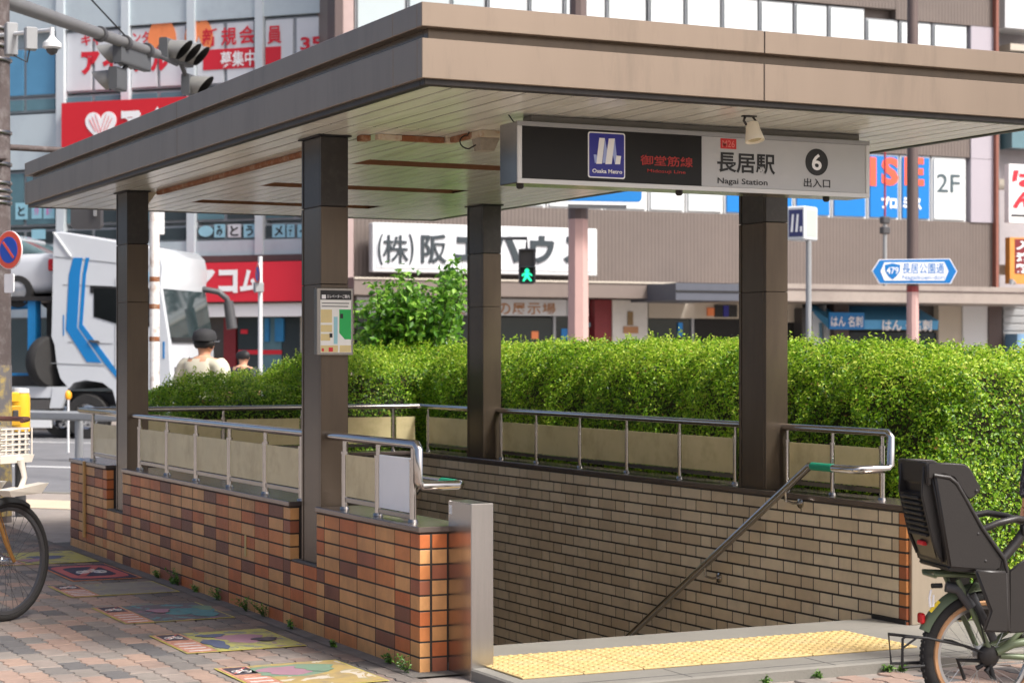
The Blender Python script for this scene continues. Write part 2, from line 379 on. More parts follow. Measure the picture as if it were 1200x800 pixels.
wall_grime_shade(M_pav); wall_grime_shade(M_pavf)  # paver colour takes wall-foot dirt and painted canopy shade
PL, PW, AMP = .225, .1125, .009
def paver_ring(ins):
    g_ = [0, 1, 0, -1, 0, 1, 0, -1, 0]; L2, W2 = PL/2-.0022-ins, PW/2-.0022-ins
    up = [(-L2+2*L2*i/8, W2 + AMP*g_[i]) for i in range(9)]; dn = [(-L2+2*L2*i/8, -W2 + AMP*g_[i]) for i in range(9)]
    return [(b, a) for a, b in dn + up[::-1]]          # long side along y
RO, RI = paver_ring(0), paver_ring(.004)
pm = MB(); n_ = len(RO)
pm.add([(x, y, -.007) for x, y in RO] + [(x, y, -.0005) for x, y in RI], [tuple(range(n_, 2*n_))] + [(i, (i+1) % n_, n_+(i+1) % n_, n_+i) for i in range(n_)])
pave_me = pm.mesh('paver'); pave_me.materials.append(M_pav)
spots = []
for i in range(-44, 34):
    for j in range(-16, 42):
        x, y = i*PW, j*PL + (PL/2 if i % 2 else 0)
        if x > -.06 and y > -.95: continue
        if x > 3.6 or x < -4.9: continue
        q = Vector((x, y, 0))-CP; d = q.dot(CF); px = 600+FPX*q.dot(CR)/d; py = HORY+FPX*CAMH/d
        if px < -160 or px > 1330 or py > 900: continue
        covered = (x > -.84 and x < -.08 and any(a < y < b for a, b in ((4.3, 5.3), (3.5, 4.0), (2.2, 2.9), (1.05, 1.65), (-.1, .5)))) or (526 < px < 1075 and py > 797)
        inside = -15 < px < 1215 and py < 806 and not covered
        spots.append((0 if inside else 1, d, x, y))
spots.sort()
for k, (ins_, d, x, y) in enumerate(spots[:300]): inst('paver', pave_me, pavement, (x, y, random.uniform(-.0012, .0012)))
fm = MB()
for ins_, d, x, y in spots[300:]:
    dz = random.uniform(-.0012, .0012)
    fm.add([(x+a, y+b, dz-.007) for a, b in RO] + [(x+a, y+b, dz-.0005) for a, b in RI], [tuple(range(n_, 2*n_))] + [(i, (i+1) % n_, n_+(i+1) % n_, n_+i) for i in range(n_)])
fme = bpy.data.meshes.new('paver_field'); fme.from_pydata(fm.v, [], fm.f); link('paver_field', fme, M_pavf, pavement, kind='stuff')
# dark cement strip along the foot of the wall
M_cem = mat('dark cement strip', (104, 99, 94), .95, var=.2, vscale=7, bump=.6, bscale=70, dirt=(70, 74, 58), dscale=3, damt=.6)
MB().add([(-.085, -.12, .0025), (.14, -.12, .0025), (.14, 6.9, .0025), (-.085, 6.9, .0025)], [(0, 1, 2, 3)]).build('cement_strip', M_cem, pavement)

# landing slab with tactile paving, and the stairs going down
lp = MB(); lp.box(.14, 4.6, -.88, .04, -.15, .045, .008); lp.box(.25, 2.75, .0401, .34, -.3, .0449)
landing = lp.build('landing_slab', M_concrete, kind='structure')
M_line_dark = mat('joint line', (92, 90, 88), .9, var=.1)
for x in (.9, 1.65, 2.4, 3.1):
    MB().box(x, x+.004, -.874, -.63, .0451, .0463).build('slab_joint', M_line_dark, landing)
MB().box(.15, 4.59, -.80, -.795, .0451, .0466).build('slab_joint', M_line_dark, landing)
M_tact = mat('yellow tactile tile', (194, 168, 112), .8, var=.12, vscale=9, dirt=(184, 166, 128), dscale=4, damt=.75, bump=.3, bscale=120)
tm = MB(); tm.box(-.1475, .1475, -.1475, .1475, 0, .008, .002)
for i in range(6):
    for j in range(6):
        x, y = -.123+i*.0492, -.123+j*.0492
        tm.lathe([(.014, .008), (.012, .0115), (.008, .013)], (x, y, 0), n=8)
tact_me = tm.mesh('tactile_tile'); tact_me.materials.append(M_tact)
for i in range(7):
    for j in range(2): inst('tactile_tile', tact_me, landing, (.36+i*.3, -.467+j*.3, .0455))
st = MB()
for i in range(19):
    y = .34 + i*.30; st.box(.2635, 2.745, y+.0005, y+.30, -3.4, .045-.165*(i+1))
st.build('stairs', mat('stair granite', (186, 178, 166), .7, var=.12, vscale=12), kind='structure')

# ------------------------------------------------------------------ left brick parapet wall
def piece(cache, key, dims, c, m):
    if key not in cache:
        me = MB().box(0, dims[0], 0, dims[1], 0, dims[2], c).mesh('piece'); me.materials.append(m); cache[key] = me
    return cache[key]
BC = {}
wallL = thing('brick_parapet_wall', 'low wall of orange and brown glazed bricks beside the paved footpath', 'wall', (0, 3.3, 0))
Y1, Y2, Y3, Y4, YE = 1.332, 1.734, 5.14, 5.57, 6.65
mb = MB()
for a, b, h in ((.003, Y1-.003, .632), (Y1-.006, Y2+.006, .344), (Y2+.006, Y3-.006, .632), (Y3-.006, Y4+.006, .344), (Y4+.006, YE-.006, .632)):
    mb.box(.0012, .25, a, b, -.02, h)
mb.box(.05, .25, .35, 6.5, -3.4, -.03)
mb.build('wall_core', M_joint, wallL)
MB().box(.2505, .262, .36, 6.48, -3.4, .63).build('inner_facing', mat('beige inner facing', (214, 194, 156), .5, var=.06, vscale=5), wallL)  # unseen plain facing, added to bounce light onto the stair wall
J = .0085; CH = .0012
def cols(a, b, first, pitch=.237):
    out = [a]; p = a + first
    while p < b - .06: out.append(p); p += pitch
    return out + [b]
segs = [([0, .112, .295, .535, .772, 1.01, 1.222, Y1], 9, 1), (cols(Y1, Y2, .2, .2), 5, 0), (cols(Y2, Y3, .112), 9, 1), (cols(Y3, Y4, .21, .22), 5, 0), (cols(Y4, YE, .11), 9, 1)]
for ys, nrow, full in segs:
    for r_ in range(nrow):
        for i in range(len(ys)-1):
            a, b = ys[i], ys[i+1]; end = full and (i == 0 or i == len(ys)-2)
            dx = .050 if end else .022; ga, gb = (0 if (end and i == 0) else .0042), (0 if (end and i == len(ys)-2) else .0042)
            if a == 0: ga = 0
            dy = round(b-a-ga-gb, 4); xo = random.uniform(-.0007, .0007)
            inst('brick', piece(BC, (dx, dy), (dx, dy, .07-J), CH, M_brick), wallL, (xo, a+ga, r_*.07+.001))
for r_ in range(9):      # near end face, beside the corner bricks
    inst('brick', piece(BC, 'end', (.072, .05, .07-J), CH, M_brick), wallL, (.062, 0, r_*.07+.001))
for a, b in ((-.008, Y1), (Y2-.004, Y3+.004), (Y4-.004, YE+.008)):
    MB().box(-.010, .262, a, b, .632, .658, .003).build('coping', M_coping, wallL)
for a, b in ((Y1+.012, Y2-.012), (Y3+.012, Y4-.012)):
    MB().box(.004, .248, a, b, .344, .354, .002).build('ledge', M_cem, wallL)
MB().box(-.022, -.0025, 6.16, 6.185, .10, .66, .003).build('drain_conduit', mat('yellowed conduit', (190, 150, 92), .6, var=.15), wallL)
MB().box(-.006, -.001, 2.46, 2.485, .30, .42, .001).build('crack_gauge', mat('yellowed gauge', (196, 176, 120), .6, var=.15), wallL)

# ------------------------------------------------------------------ right stair wall of beige tiles
wallR = thing('stair_wall', 'beige tiled stairwell wall with bronze coping in front of the long hedge', 'wall', (2.87, 3.3, 0))
mb = MB(); mb.box(2.753, 3.02, .048, 6.52, -3.4, .632); mb.box(.25, 2.756, 6.5, 6.75, -3.4, .632); mb.build('wall_core', M_joint, wallR)
TC = {}; cand = []
UNIT = .227+.108+2*.008
for r_ in range(30):
    z0 = .63 - .07*(r_+1); y = .1155 - (0 if r_ % 2 else UNIT*.5)
    k = 0
    while y < 6.5:
        ln = .227 if k % 2 == 0 else .108
        a, b = max(y, .1155), min(y+ln, 6.498)
        if b-a > .02:
            t = (.34-CP.y)/(a-CP.y); zc = CP.z + (z0+.06-CP.z)*t
            d = (Vector((2.75, a, z0))-CP).dot(CF)
            cand.append((0 if (zc > .03 or a < .34 and z0 > -.05) else 1, d, a, b, z0))
        y += ln+.010; k += 1
cand.sort()
for _, d, a, b, z0 in cand[:290]:
    inst('tile', piece(TC, round(b-a, 3), (.02, round(b-a, 3), .059), .002, M_tile), wallR, (2.75+random.uniform(-.0006, .0006), a, z0))
mb = MB()
for _, d, a, b, z0 in cand[290:]: mb.box(2.75, 2.77, a, b, z0, z0+.059)
o = mb.build('tile_field', M_tile_far, wallR, kind='stuff')
for r_ in range(9): inst('end_tile', piece(TC, 'end', (.05, .064, .059), .002, M_orange), wallR, (2.75, .0455, .63-.07*(r_+1)))
MB().box(2.738, 3.03, .034, 6.53, .632, .660, .003).build('coping', M_coping, wallR)
MB().box(.26, 2.7379, 6.49, 6.76, .632, .660, .003).build('coping', M_coping, wallR)
MB().box(2.765, 3.03, .022, .0455, .0455, .631, .003).build('end_plate', mat('tan stainless plate', (176, 164, 146), .38, .7, var=.05, stretch=(20, 20, 1)), wallR)
MB().box(2.7445, 2.7555, .05, .34, .046, .066).build('skirting', M_dark, wallR)

# ------------------------------------------------------------------ entrance canopy
canopy = thing('entrance_canopy', 'flat bronze canopy on four square posts over the subway stairs', 'canopy', (1.45, 3.2, 0))
RX0, RX1, RY0, RY1 = -.262, 3.175, -.625, 7.03
def ringpanels(name, z0, z1, ins, th, jx, jy, m, c=.003):
    x0, x1, y0, y1 = RX0+ins, RX1-ins, RY0+ins, RY1-ins
    for yy0, yy1 in ((y0, y0+th), (y1-th, y1)):
        xs = [x0] + jx + [x1]
        for a, b in zip(xs[:-1], xs[1:]): MB().box(a+(.0015 if a > x0 else 0), b-(.0015 if b < x1 else 0), yy0, yy1, z0, z1, c).build(name, m, canopy)
    ys = [y0+th+.0005] + jy + [y1-th-.0005]
    for xx0, xx1 in ((x0, x0+th), (x1-th, x1)):
        for a, b in zip(ys[:-1], ys[1:]): MB().box(xx0, xx1, a+.0015, b-.0015, z0, z1, c).build(name, m, canopy)
JX = [on(896, 90, 'y', RY0).x]; JY = [on(460, 60, 'x', RX0).y, on(207, 150, 'x', RX0).y]
ringpanels('upper_fascia_panel', 2.806, 2.908, 0, .05, JX, JY, M_fascia)
ringpanels('fascia_groove', 2.752, 2.812, .050, .05, [], [], M_bronze)  # recess shade put into the colour: darker bronze than the panels
ringpanels('lower_fascia_panel', 2.590, 2.758, .002, .05, JX, JY, M_fascia)
ringpanels('drip_edge', 2.565, 2.602, .022, .045, [], [], M_dark, .004)
MB().box(RX0+.102, RX1-.102, RY0+.055, RY1-.055, 2.60, 2.86).build('roof_deck', M_dark, canopy)
SX0, SX1, SY0, SY1 = RX0+.068, RX1-.068, RY0+.068, RY1-.068
nb = 28; bw = (SX1-SX0)/nb
ysm = [SY0, .94, 5.42, SY1]
SL0, SL1 = SX0+round((.80-SX0)/bw)*bw, SX0+round((2.15-SX0)/bw)*bw
SLOTS = (2.60, 4.28, 5.86)
jn = MB()
for i in range(nb):
    xm = SX0+(i+.5)*bw
    for a, b in zip(ysm[:-1], ysm[1:]):
        cut = [a] + [v for s_ in SLOTS if a < s_ < b and SL0 < xm < SL1 for v in (s_-.145, s_+.145)] + [b]
        for p, q in zip(cut[::2], cut[1::2]):
            MB().box(SX0+i*bw+.0058, SX0+(i+1)*bw-.0058, p+(.006 if p == a else 0), q-(.006 if q == b else 0), 2.570+random.uniform(-.0008, .0008), 2.584).build('soffit_board', M_soffit, canopy)
            if i: jn.box(SX0+i*bw-.0057, SX0+i*bw+.0057, p, q, 2.5725, 2.58)
for y in ysm[1:-1]: jn.box(SX0, SX1, y-.0059, y+.0059, 2.5715, 2.5724)
jn.build('soffit_joints', M_gap, canopy, kind='stuff')
for y in SLOTS:      # rusty slots left by the former lamps
    sl_ = MB().box(SL0-.004, SL1+.004, y+.1385, y+.1445, 2.5695, 2.599).build('lamp_slot', M_rustslot, canopy)
    MB().box(SL0-.008, SL0+.0, y-.145, y+.145, 2.571, 2.599).build('slot_end', M_rustslot, sl_); MB().box(SL1, SL1+.008, y-.145, y+.145, 2.571, 2.599).build('slot_end', M_rustslot, sl_)
    MB().box(SL0, SL1, y-.145, y+.145, 2.5965, 2.599).build('slot_top', M_rustslot, sl_)
def conduit(x0, x1, y0, y1, m): MB().box(x0, x1, y0, y1, 2.540, 2.5692, .004).build('conduit', m, canopy)
conduit(.225, .26, 1.66, 5.10, M_rust); conduit(.225, .28, 1.28, 1.345, M_rust)
conduit(.285, .42, 1.20, 1.245, M_tanpaint); conduit(.4205, .66, 1.20, 1.245, M_rust); conduit(.661, .72, 1.18, 1.245, M_tanpaint); conduit(.68, .715, .92, 1.179, M_rust)
mb = MB(); mb.prism([(.182, 2.569), (.182, 2.48), (.195, 2.48), (.26, 2.569)], 5.2, 5.215); mb.build('corner_bracket', M_tanpaint, canopy)
COLS = [(.03, 1.35), (.03, 5.135), (2.757, 1.36), (2.757, 5.18)]
for cx, cy in COLS:
    base = .354 if cx < 1 else .66
    col = MB().box(cx+.008, cx+.142, cy+.010, cy+.28, base-.3 if cx > 1 else base-.002, 2.569).build('post', M_black, canopy)
    for za, zb, m in ((base, 2.2, M_bronze), (2.202, 2.560, M_bronze_top)):
        js = [za] + ([1.80] if za < 2 else []) + [zb]
        for p, q in zip(js[:-1], js[1:]):
            MB().box(cx, cx+.15, cy, cy+.024, p+.001, q-.001, .002).build('front_cover', m, col)
            MB().box(cx, cx+.15, cy+.266, cy+.29, p+.001, q-.001, .002).build('back_cover', m, col)
            MB().box(cx+.003, cx+.147, cy+.031, cy+.259, p+.001, q-.001, .002).build('side_cover', m, col)
    MB().box(cx-.015, cx+.165, cy-.015, cy+.305, 2.561, 2.5692, .001).build('head_plate', M_black, col)

# ------------------------------------------------------------------ railings
def rail_thing(label, loc): return thing('railing', label, 'railing', loc, group='stainless railings round the stairwell')
def put_rail(root, pts, r=.021): MB().tube(pts, r, 12).build('top_rail', M_steel, root, smooth=50)
def put_post(root, x, y, z0=.66, z1=1.0, dx=0, dy=0):
    p = MB().cyl((x, y, z0), (x, y, z1-.055), .0165, n=12).build('rail_post', M_steel, root, smooth=50)
    MB().cyl((x, y, z1-.056), (x, y, z1+.01), .011, n=10).cyl((x, y, z1-.062), (x, y, z1-.050), .019, n=12).build('post_neck', M_steel, p, smooth=50)
    MB().cyl((x, y, z0-.001), (x, y, z0+.012), .026, .022, n=12).build('base_flange', M_satin, p, smooth=50)
    return p
def put_panel(root, a, b, z0=.725, z1=.935, m=None):
    (xa, ya), (xb, yb) = a, b
    if abs(xa-xb) < .01: mb = MB().box(xa-.004, xa+.004, ya+.024, yb-.024, z0, z1, .001); bar = MB().box(xa-.006, xa+.006, ya+.014, yb-.014, z0-.03, z0-.005, .002)
    else: mb = MB().box(xa+.024, xb-.024, ya-.004, ya+.004, z0, z1, .001); bar = MB().box(xa+.014, xb-.014, ya-.006, ya+.006, z0-.03, z0-.005, .002)
    p = mb.build('glass_panel' if m is None else 'white_panel', m or M_frost, root); bar.build('lower_bar', M_satin, root); return p
XL, XR, YB, ZR = .07, 2.88, 6.64, 1.02
def yl(px): return on(px, HORY, 'x', XL).y
def yr(px): return on(px, HORY, 'x', XR).y
# near left railing: turns down and in to the stair handrail with the green tape
r1 = rail_thing('short stainless railing with a white board panel, nearest the camera by the stainless post', (XL, .7, .66))
ye = yl(490)
put_rail(r1, [(XL, 1.36, ZR), (XL, ye+.02, ZR), (XL, ye, ZR-.02), (XL, ye, .85), (XL+.02, ye, .83), (.27, ye, .83), (.29, ye+.02, .83), (.29, .62, .83), (.29, 2.6, -.34), (.29, 5.4, -1.99)])
MB().tube([(.29, ye+.06, .83), (.29, ye+.22, .83)], .0225, 12).build('grip_tape', M_green_tape, r1, smooth=50)
ps = [yl(484), yl(443), yl(404)]
for y in ps: put_post(r1, XL, y)
put_panel(r1, (XL, ps[0]), (XL, ps[1]), .70, .955, M_white); put_panel(r1, (XL, ps[1]), (XL, ps[2]))
r2 = rail_thing('long stainless railing with frosted panels on the brick wall between two posts', (XL, 3.4, .66))
put_rail(r2, [(XL, 1.62, ZR), (XL, 5.16, ZR)]); ps = [1.75, yl(311), yl(269), yl(230), yl(196), yl(164)]
ps.sort()
for y in ps: put_post(r2, XL, y)
for a, b in zip(ps[:-1], ps[1:]): put_panel(r2, (XL, a), (XL, b))
r3 = rail_thing('stainless railing stub at the far end of the brick wall by the road', (XL, 6.0, .66))
put_rail(r3, [(XL, 5.40, ZR), (XL, YB-.02, ZR), (XL+.02, YB, ZR), (.5, YB, ZR)])
for y in (5.50, yl(109)): put_post(r3, XL, y)
put_panel(r3, (XL, 5.50), (XL, yl(109)))
r4 = rail_thing('stainless railing with frosted panels across the back of the stairwell', (1.6, YB, .66))
put_rail(r4, [(.505, YB, ZR), (XR-.02, YB, ZR), (XR, YB-.02, ZR), (XR, 5.46, ZR)])
xs = [.55, 1.2, 1.85, on(461, HORY, 'y', YB).x, XR-.03]
for x in xs[:-1]: put_post(r4, x, YB)
for a, b in zip(xs[:-1], xs[1:]): put_panel(r4, (a, YB), (b, YB))
for y in (yr(502), 5.50): put_post(r4, XR, y)
put_panel(r4, (XR, 5.50), (XR, yr(502)))
r5 = rail_thing('long stainless railing with frosted panels between two posts in front of the hedge', (XR, 3.4, .66))
put_rail(r5, [(XR, 1.64, ZR), (XR, 5.20, ZR)]); ps = sorted(yr(p) for p in (588, 629, 680, 735, 797, 862))
for y in ps: put_post(r5, XR, y)
for a, b in zip(ps[:-1], ps[1:]): put_panel(r5, (XR, a), (XR, b))
r6 = rail_thing('short stainless railing joined to the sloping handrail, beside the child seat bicycle', (XR, .8, .66))
ye = yr(1044)
put_rail(r6, [(XR, 1.37, ZR), (XR, ye+.02, ZR), (XR, ye, ZR-.02), (XR, ye, .85), (XR-.02, ye, .83), (2.67, ye, .83), (2.65, ye+.02, .83), (2.65, .77, .83), (2.65, 2.737, -.335), (2.65, 5.4, -1.91)])
MB().tube([(2.65, .55, .83), (2.65, .745, .83)], .0225, 12).build('grip_tape', M_green_tape, r6, smooth=50)
for y, z in ((1.0, .694), (1.85, .19), (2.9, -.432)):
    b_ = MB().tube([(2.65, y, z-.015), (2.65, y, z-.07), (2.70, y, z-.085), (2.748, y, z-.085)], .008, 8); b_.lathe([(.03, 0), (.03, .006), (.012, .012)], (2.7495, y, z-.085), (-1, 0, 0), 14); b_.build('wall_bracket', M_steel, r6, smooth=50)
ps = sorted(yr(p) for p in (923, 976, 1034))
for y in ps: put_post(r6, XR, y)
for a, b in zip(ps[:-1], ps[1:]): put_panel(r6, (XR, a), (XR, b))

# stainless bollard-like post at the end of the brick wall
sp = thing('stainless_post', 'square brushed stainless steel post at the end of the brick wall', 'post', (.19, -.12, 0))
MB().box(.139, .25, -.252, -.0025, -.01, .775, .004).build('casing', mat('bollard stainless steel', (184, 182, 180), .26, 1., var=.06, vscale=4, stretch=(30, 30, .6)), sp)
MB().box(.1385, .1388, -.045, -.012, .715, .755).build('sticker', mat('worn sticker', (225, 225, 222), .6, var=.35, vscale=90), sp)

# map board on the near left canopy post
mbd = thing('map_board', 'small framed area map on the canopy post nearest the brick corner', 'map board', (.1, 1.33, 1.43))
bx = lambda px, py: (lambda p: (p.x, p.z))(on(px, py, 'y', 1.31))
x0, zt = bx(371, 337); x1, zb = bx(414, 416)
MB().box(x0, x1, 1.31, 1.3485, zb, zt, .003).build('frame', M_satin, mbd)
def bplate(name, m, p0, p1, dy): 
    (a, b), (c, d) = bx(*p0), bx(*p1); return MB().box(min(a, c), max(a, c), 1.3095-dy, 1.3096-dy, min(b, d), max(b, d)).build(name, m, mbd)
bplate('map_sheet', mat('map paper', (232, 232, 226), .5, var=.02), (375.5, 340), (411.5, 413), .0)
bplate('map_header', M_blackp, (375.5, 340), (411.5, 351.5), .0005)
for p0, p1 in (((375.8, 362.5), (389, 378)), ((375.8, 380.5), (389, 389)), ((375.8, 391), (387, 399)), ((375.8, 404.5), (396, 412.6)), ((398, 404.5), (411.3, 412.6))): bplate('map_block', mat('map tan', (214, 196, 140), .5, var=.05), p0, p1, .0005)
(a, b), (c, d) = bx(397.5, 362.5), bx(411.3, 397.5); e = bx(404, 397.5)[0]; f_ = bx(398, 390)[1]
MB().prism([(a, b), (a, f_), (e, d), (c, d), (c, b)], 1.3088, 1.3091).build('map_park', mat('map green', (24, 170, 82), .5, var=.03), mbd)
bplate('map_line', mat('map pale blue', (150, 200, 210), .5, var=.03), (391, 371), (395.5, 403), .0008)
for s, p0, p1 in (('エレベーターご案内', (383, 345), (409.5, 349.5)),):
    (a, b), (c, d) = bx(*p0), bx(*p1); letter(s, M_whitep, mbd, a, c, d, b, 1.3084, .01)
bplate('map_icon', M_whitep, (377, 345.2), (381.8, 350), .0009)
for p0, p1 in (((377, 354.6), (409, 356.0)), ((377, 358.2), (408, 359.6))): bplate('map_text_line', M_dgrey, p0, p1, .0009)
for p0, p1 in (((398.5, 367.5), (402, 373)), ((386, 390.5), (389.5, 395.5))): bplate('map_icon', M_blackp, p0, p1, .0011)
for p0, p1 in (((377, 408), (379.5, 411.5)), ((385, 407), (390, 412))): bplate('map_mark', M_redp, p0, p1, .0011)

# ------------------------------------------------------------------ hanging station sign
YS = .10
def sxz(px, py): p = on(px, py, 'y', YS); return p.x, p.z
sign = thing('station_sign', 'wide hanging station name sign, black and pale grey, under the canopy edge', 'sign', (1.55, .2, 2.24))
X0, ZT = sxz(607, 140.7); X1, ZBt = sxz(1019.3, 232.7)
ZT = 2.532; ZBt = 2.241
MB().box(X0, X1, YS+.012, .297, ZBt, ZT, .004).build('casing', M_satin, sign)
fr = .022
for a, b, c, d in ((X0, X1, ZT-fr, ZT), (X0, X1, ZBt, ZBt+fr), (X0, X0+fr, ZBt+fr+.0005, ZT-fr-.0005), (X1-fr, X1, ZBt+fr+.0005, ZT-fr-.0005)):
    MB().box(a, b, YS, YS+.0115, c, d, .002).build('frame_bar', M_grey if c > 2.4 and d-c < .05 else M_wpaint, sign)
xs_ = sxz(823, 190)[0]
MB().box(X0+fr+.001, xs_-.0005, YS+.006, YS+.0117, ZBt+fr+.001, ZT-fr-.001).build('dark_face', mat('black acrylic face', (24, 24, 24), .4, var=.04, spec=.25), sign)
MB().box(xs_+.0005, X1-fr-.001, YS+.006, YS+.0117, ZBt+fr+.001, ZT-fr-.001).build('pale_face', mat('grey acrylic face', (178, 180, 181), .3, var=.02), sign)
M_navy = mat('metro blue', (30, 32, 140), .4, var=.02); M_dimred = mat('dim red print', (168, 40, 36), .5, var=.05)
(a, b), (c, d) = sxz(689.5, 154), sxz(733, 210)
lg = plate('logo_plate', M_whitep, sign, rrect(a, c, d, b, .012), YS+.0035, YS+.0055)
plate('logo_field', M_navy, lg, rrect(a+.006, c-.006, d+.006, b-.006, .009), YS+.0025, YS+.0034)
def lz(u, v): return sxz(640+u/5, 60+v/5)
for pts, m in (([(280, 605), (298, 607), (303, 655), (287, 655)], 'b'), ([(313, 508), (345, 510), (328, 660), (295, 660)], 'w'), ([(346, 512), (360, 590), (350, 655), (332, 655)], 'b'),
               ([(368, 512), (403, 512), (385, 662), (348, 662)], 'w'), ([(404, 512), (419, 655), (405, 662), (390, 600)], 'b'), ([(413, 612), (440, 615), (434, 663), (405, 663)], 'w')):
    plate('logo_stroke', M_whitep if m == 'w' else mat('pale logo blue', (158, 172, 222), .5, var=0), lg, [lz(*p) for p in pts], YS+.0015 if m == 'w' else YS+.002, YS+.0024)
def stext(s, m, p0, p1, bold=.02, name='lettering'):
    (a, b), (c, d) = sxz(*p0), sxz(*p1); return letter(s, m, sign, a, c, d, b, YS+.004, bold, name=name)
(a, b), (c, d) = lz(272, 688), lz(447, 720); letter('Osaka Metro', M_whitep, sign, a, c, d, b, YS+.002, .022)
stext('御堂筋線', M_dimred, (751, 177), (812.5, 196.5), .012); stext('Midosuji Line', M_dimred, (759, 198), (804, 205), .01)
(a, b), (c, d) = sxz(845, 162), sxz(863.5, 175); plate('line_tag', mat('line tag red', (196, 40, 40), .45, var=.02), sign, rect(a, c, d, b), YS+.0045, YS+.0058)
(a, b), (c, d) = sxz(847, 164.2), sxz(861.5, 173); letter('M26', mat('tag lettering', (222, 120, 112), .5, var=0), sign, a, c, d, b, YS+.004, .005)
stext('長居駅', M_blackp, (841, 178), (909, 205), .021); stext('Nagai Station', M_blackp, (841.5, 208), (900, 219.5), .012)
(a, b), (c, d) = sxz(944.5, 173.5), sxz(971, 206.5); plate('number_disc', M_blackp, sign, disc((a+c)/2, (b+d)/2, (c-a)/2, (b-d)/2), YS+.0045, YS+.0058)
stext('6', M_whitep, (952, 180), (963.5, 200), .02); stext('出入口', M_blackp, (942.5, 208.5), (973.5, 220.5), .012)
MB().box(X0+.10, X1-.02, .16, .25, 2.533, 2.5695, .003).build('hanger_channel', mat('grey steel channel', (120, 118, 110), .5, .3, var=.08), sign)
MB().tube([(X0+.0, .2, 2.5695), (X0+.01, .19, 2.55), (X0+.03, .2, 2.534)], .003, 6).build('cable', M_black, sign)
MB().tube([(X1-.10, .2, 2.5695), (X1-.05, .19, 2.565), (X1-.03, .2, 2.533)], .003, 6).build('cable', M_black, sign)
for x in (X0+.06, 1.48, X1-.2): MB().lathe([(.018, 0), (.018, -.012), (.01, -.02)], (x, .2, ZBt), n=10).build('bottom_fixing', M_dark, sign)

# spotlight under the canopy edge
spx = on(882, 138, 'z', 2.56)
sl = thing('spotlight', 'small white spotlight hanging from the canopy soffit above the station sign', 'spotlight', (spx.x, -.27, 2.57))
bx0 = on(881, 141, 'y', -.27)
dr = Vector((.03, -.25, -.95)).normalized(); o_ = Vector((bx0.x, -.27, 2.535))
MB().tube([(bx0.x-.035, -.27, 2.5695), (bx0.x-.045, -.27, 2.545), (bx0.x-.03, -.27, 2.525)], .006, 8).tube([(bx0.x+.0, -.27, 2.5695), (bx0.x+.02, -.27, 2.55), (bx0.x+.028, -.27, 2.53)], .005, 8).box(bx0.x-.05, bx0.x+.02, -.285, -.255, 2.5635, 2.5695).build('bracket', M_dark, sl, smooth=40)
MB().lathe([(.018, -.005), (.030, .0), (.034, .03), (.046, .085), (.047, .090), (.042, .091), (.040, .082), (.0, .078)], o_, dr, 24, capped=False).build('lamp_housing', mat('ivory enamel', (228, 220, 200), .35, var=.03), sl, smooth=40)
MB().lathe([(.04, .079), (.028, .085), (.012, .082), (.001, .084)], o_, dr, 20, capped=False).build('lens', mat('lamp lens', (190, 176, 140), .15, var=.1), sl, smooth=40)

# rusty junction lamp beside the sign
jp = on(570, 160, 'z', 2.55)
jb = thing('floodlight', 'grey box floodlight with a looped cable on the rusty soffit conduit', 'lamp', (.75, .95, 2.57))
MB().box(.685, .82, .80, .94, 2.535, 2.5692, .004).build('mount', M_tanpaint, jb)
MB().loft([[(.69, .83, 2.534), (.80, .83, 2.534), (.80, .93, 2.534), (.69, .93, 2.534)], [(.70, .84, 2.47), (.775, .84, 2.47), (.775, .92, 2.47), (.70, .92, 2.47)]]).build('housing', mat('mottled grey casting', (150, 142, 128), .7, var=.2, vscale=40), jb)
cb = [(.69+.0, .88, 2.50)] + [(.66-.05*math.sin(t), .90, 2.515-.035*math.cos(t)) for t in np.linspace(0, 3.0, 9)] + [(.675, .93, 2.5692)]
MB().tube(cb, .0035, 6).build('cable', M_black, jb, smooth=50)

# ------------------------------------------------------------------ hedges, shrub, weeds
def leaf_mesh(name, P, N, L, W, tone, m, parent, fold=.25, smoothn=False):
    """one folded four-cornered leaf at every point"""
    k = len(P); N = N/np.linalg.norm(N, axis=1)[:, None]
    t = rng.normal(size=(k, 3)); t -= N*(t*N).sum(1)[:, None]; t /= np.linalg.norm(t, axis=1)[:, None]; b = np.cross(N, t)
    L = L[:, None]; W = W[:, None]
    v = np.stack([P - t*L*.5, P + b*W*.5 + N*W*fold, P + t*L*.5 - N*L*.12, P - b*W*.5 + N*W*fold], 1).reshape(-1, 3)
    M, world = ROOT[parent]
    if world: v = v - np.array(M.translation)
    me = bpy.data.meshes.new(name); me.vertices.add(4*k); me.vertices.foreach_set('co', v.astype(np.float32).ravel())
    idx = np.arange(4*k).reshape(-1, 4); tri = np.concatenate([idx[:, [0, 1, 2]], idx[:, [0, 2, 3]]], 1).reshape(-1)
    me.loops.add(6*k); me.loops.foreach_set('vertex_index', tri.astype(np.int32))
    me.polygons.add(2*k); me.polygons.foreach_set('loop_start', np.arange(0, 6*k, 3, dtype=np.int32)); me.polygons.foreach_set('loop_total', np.full(2*k, 3, np.int32))
    at = me.attributes.new('tone', 'FLOAT', 'POINT'); at.data.foreach_set('value', np.repeat(tone, 4).astype(np.float32))
    me.update(); me.validate()
    return link(name, me, m, parent)
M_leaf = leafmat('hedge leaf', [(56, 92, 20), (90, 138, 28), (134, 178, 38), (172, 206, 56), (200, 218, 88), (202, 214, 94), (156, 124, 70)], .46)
M_leafb = leafmat('shrub leaf', [(52, 96, 30), (84, 136, 40), (122, 172, 56), (160, 200, 84)], .42)
M_twig = mat('dark twigs', (48, 44, 28), .9, var=.4, vscale=20)
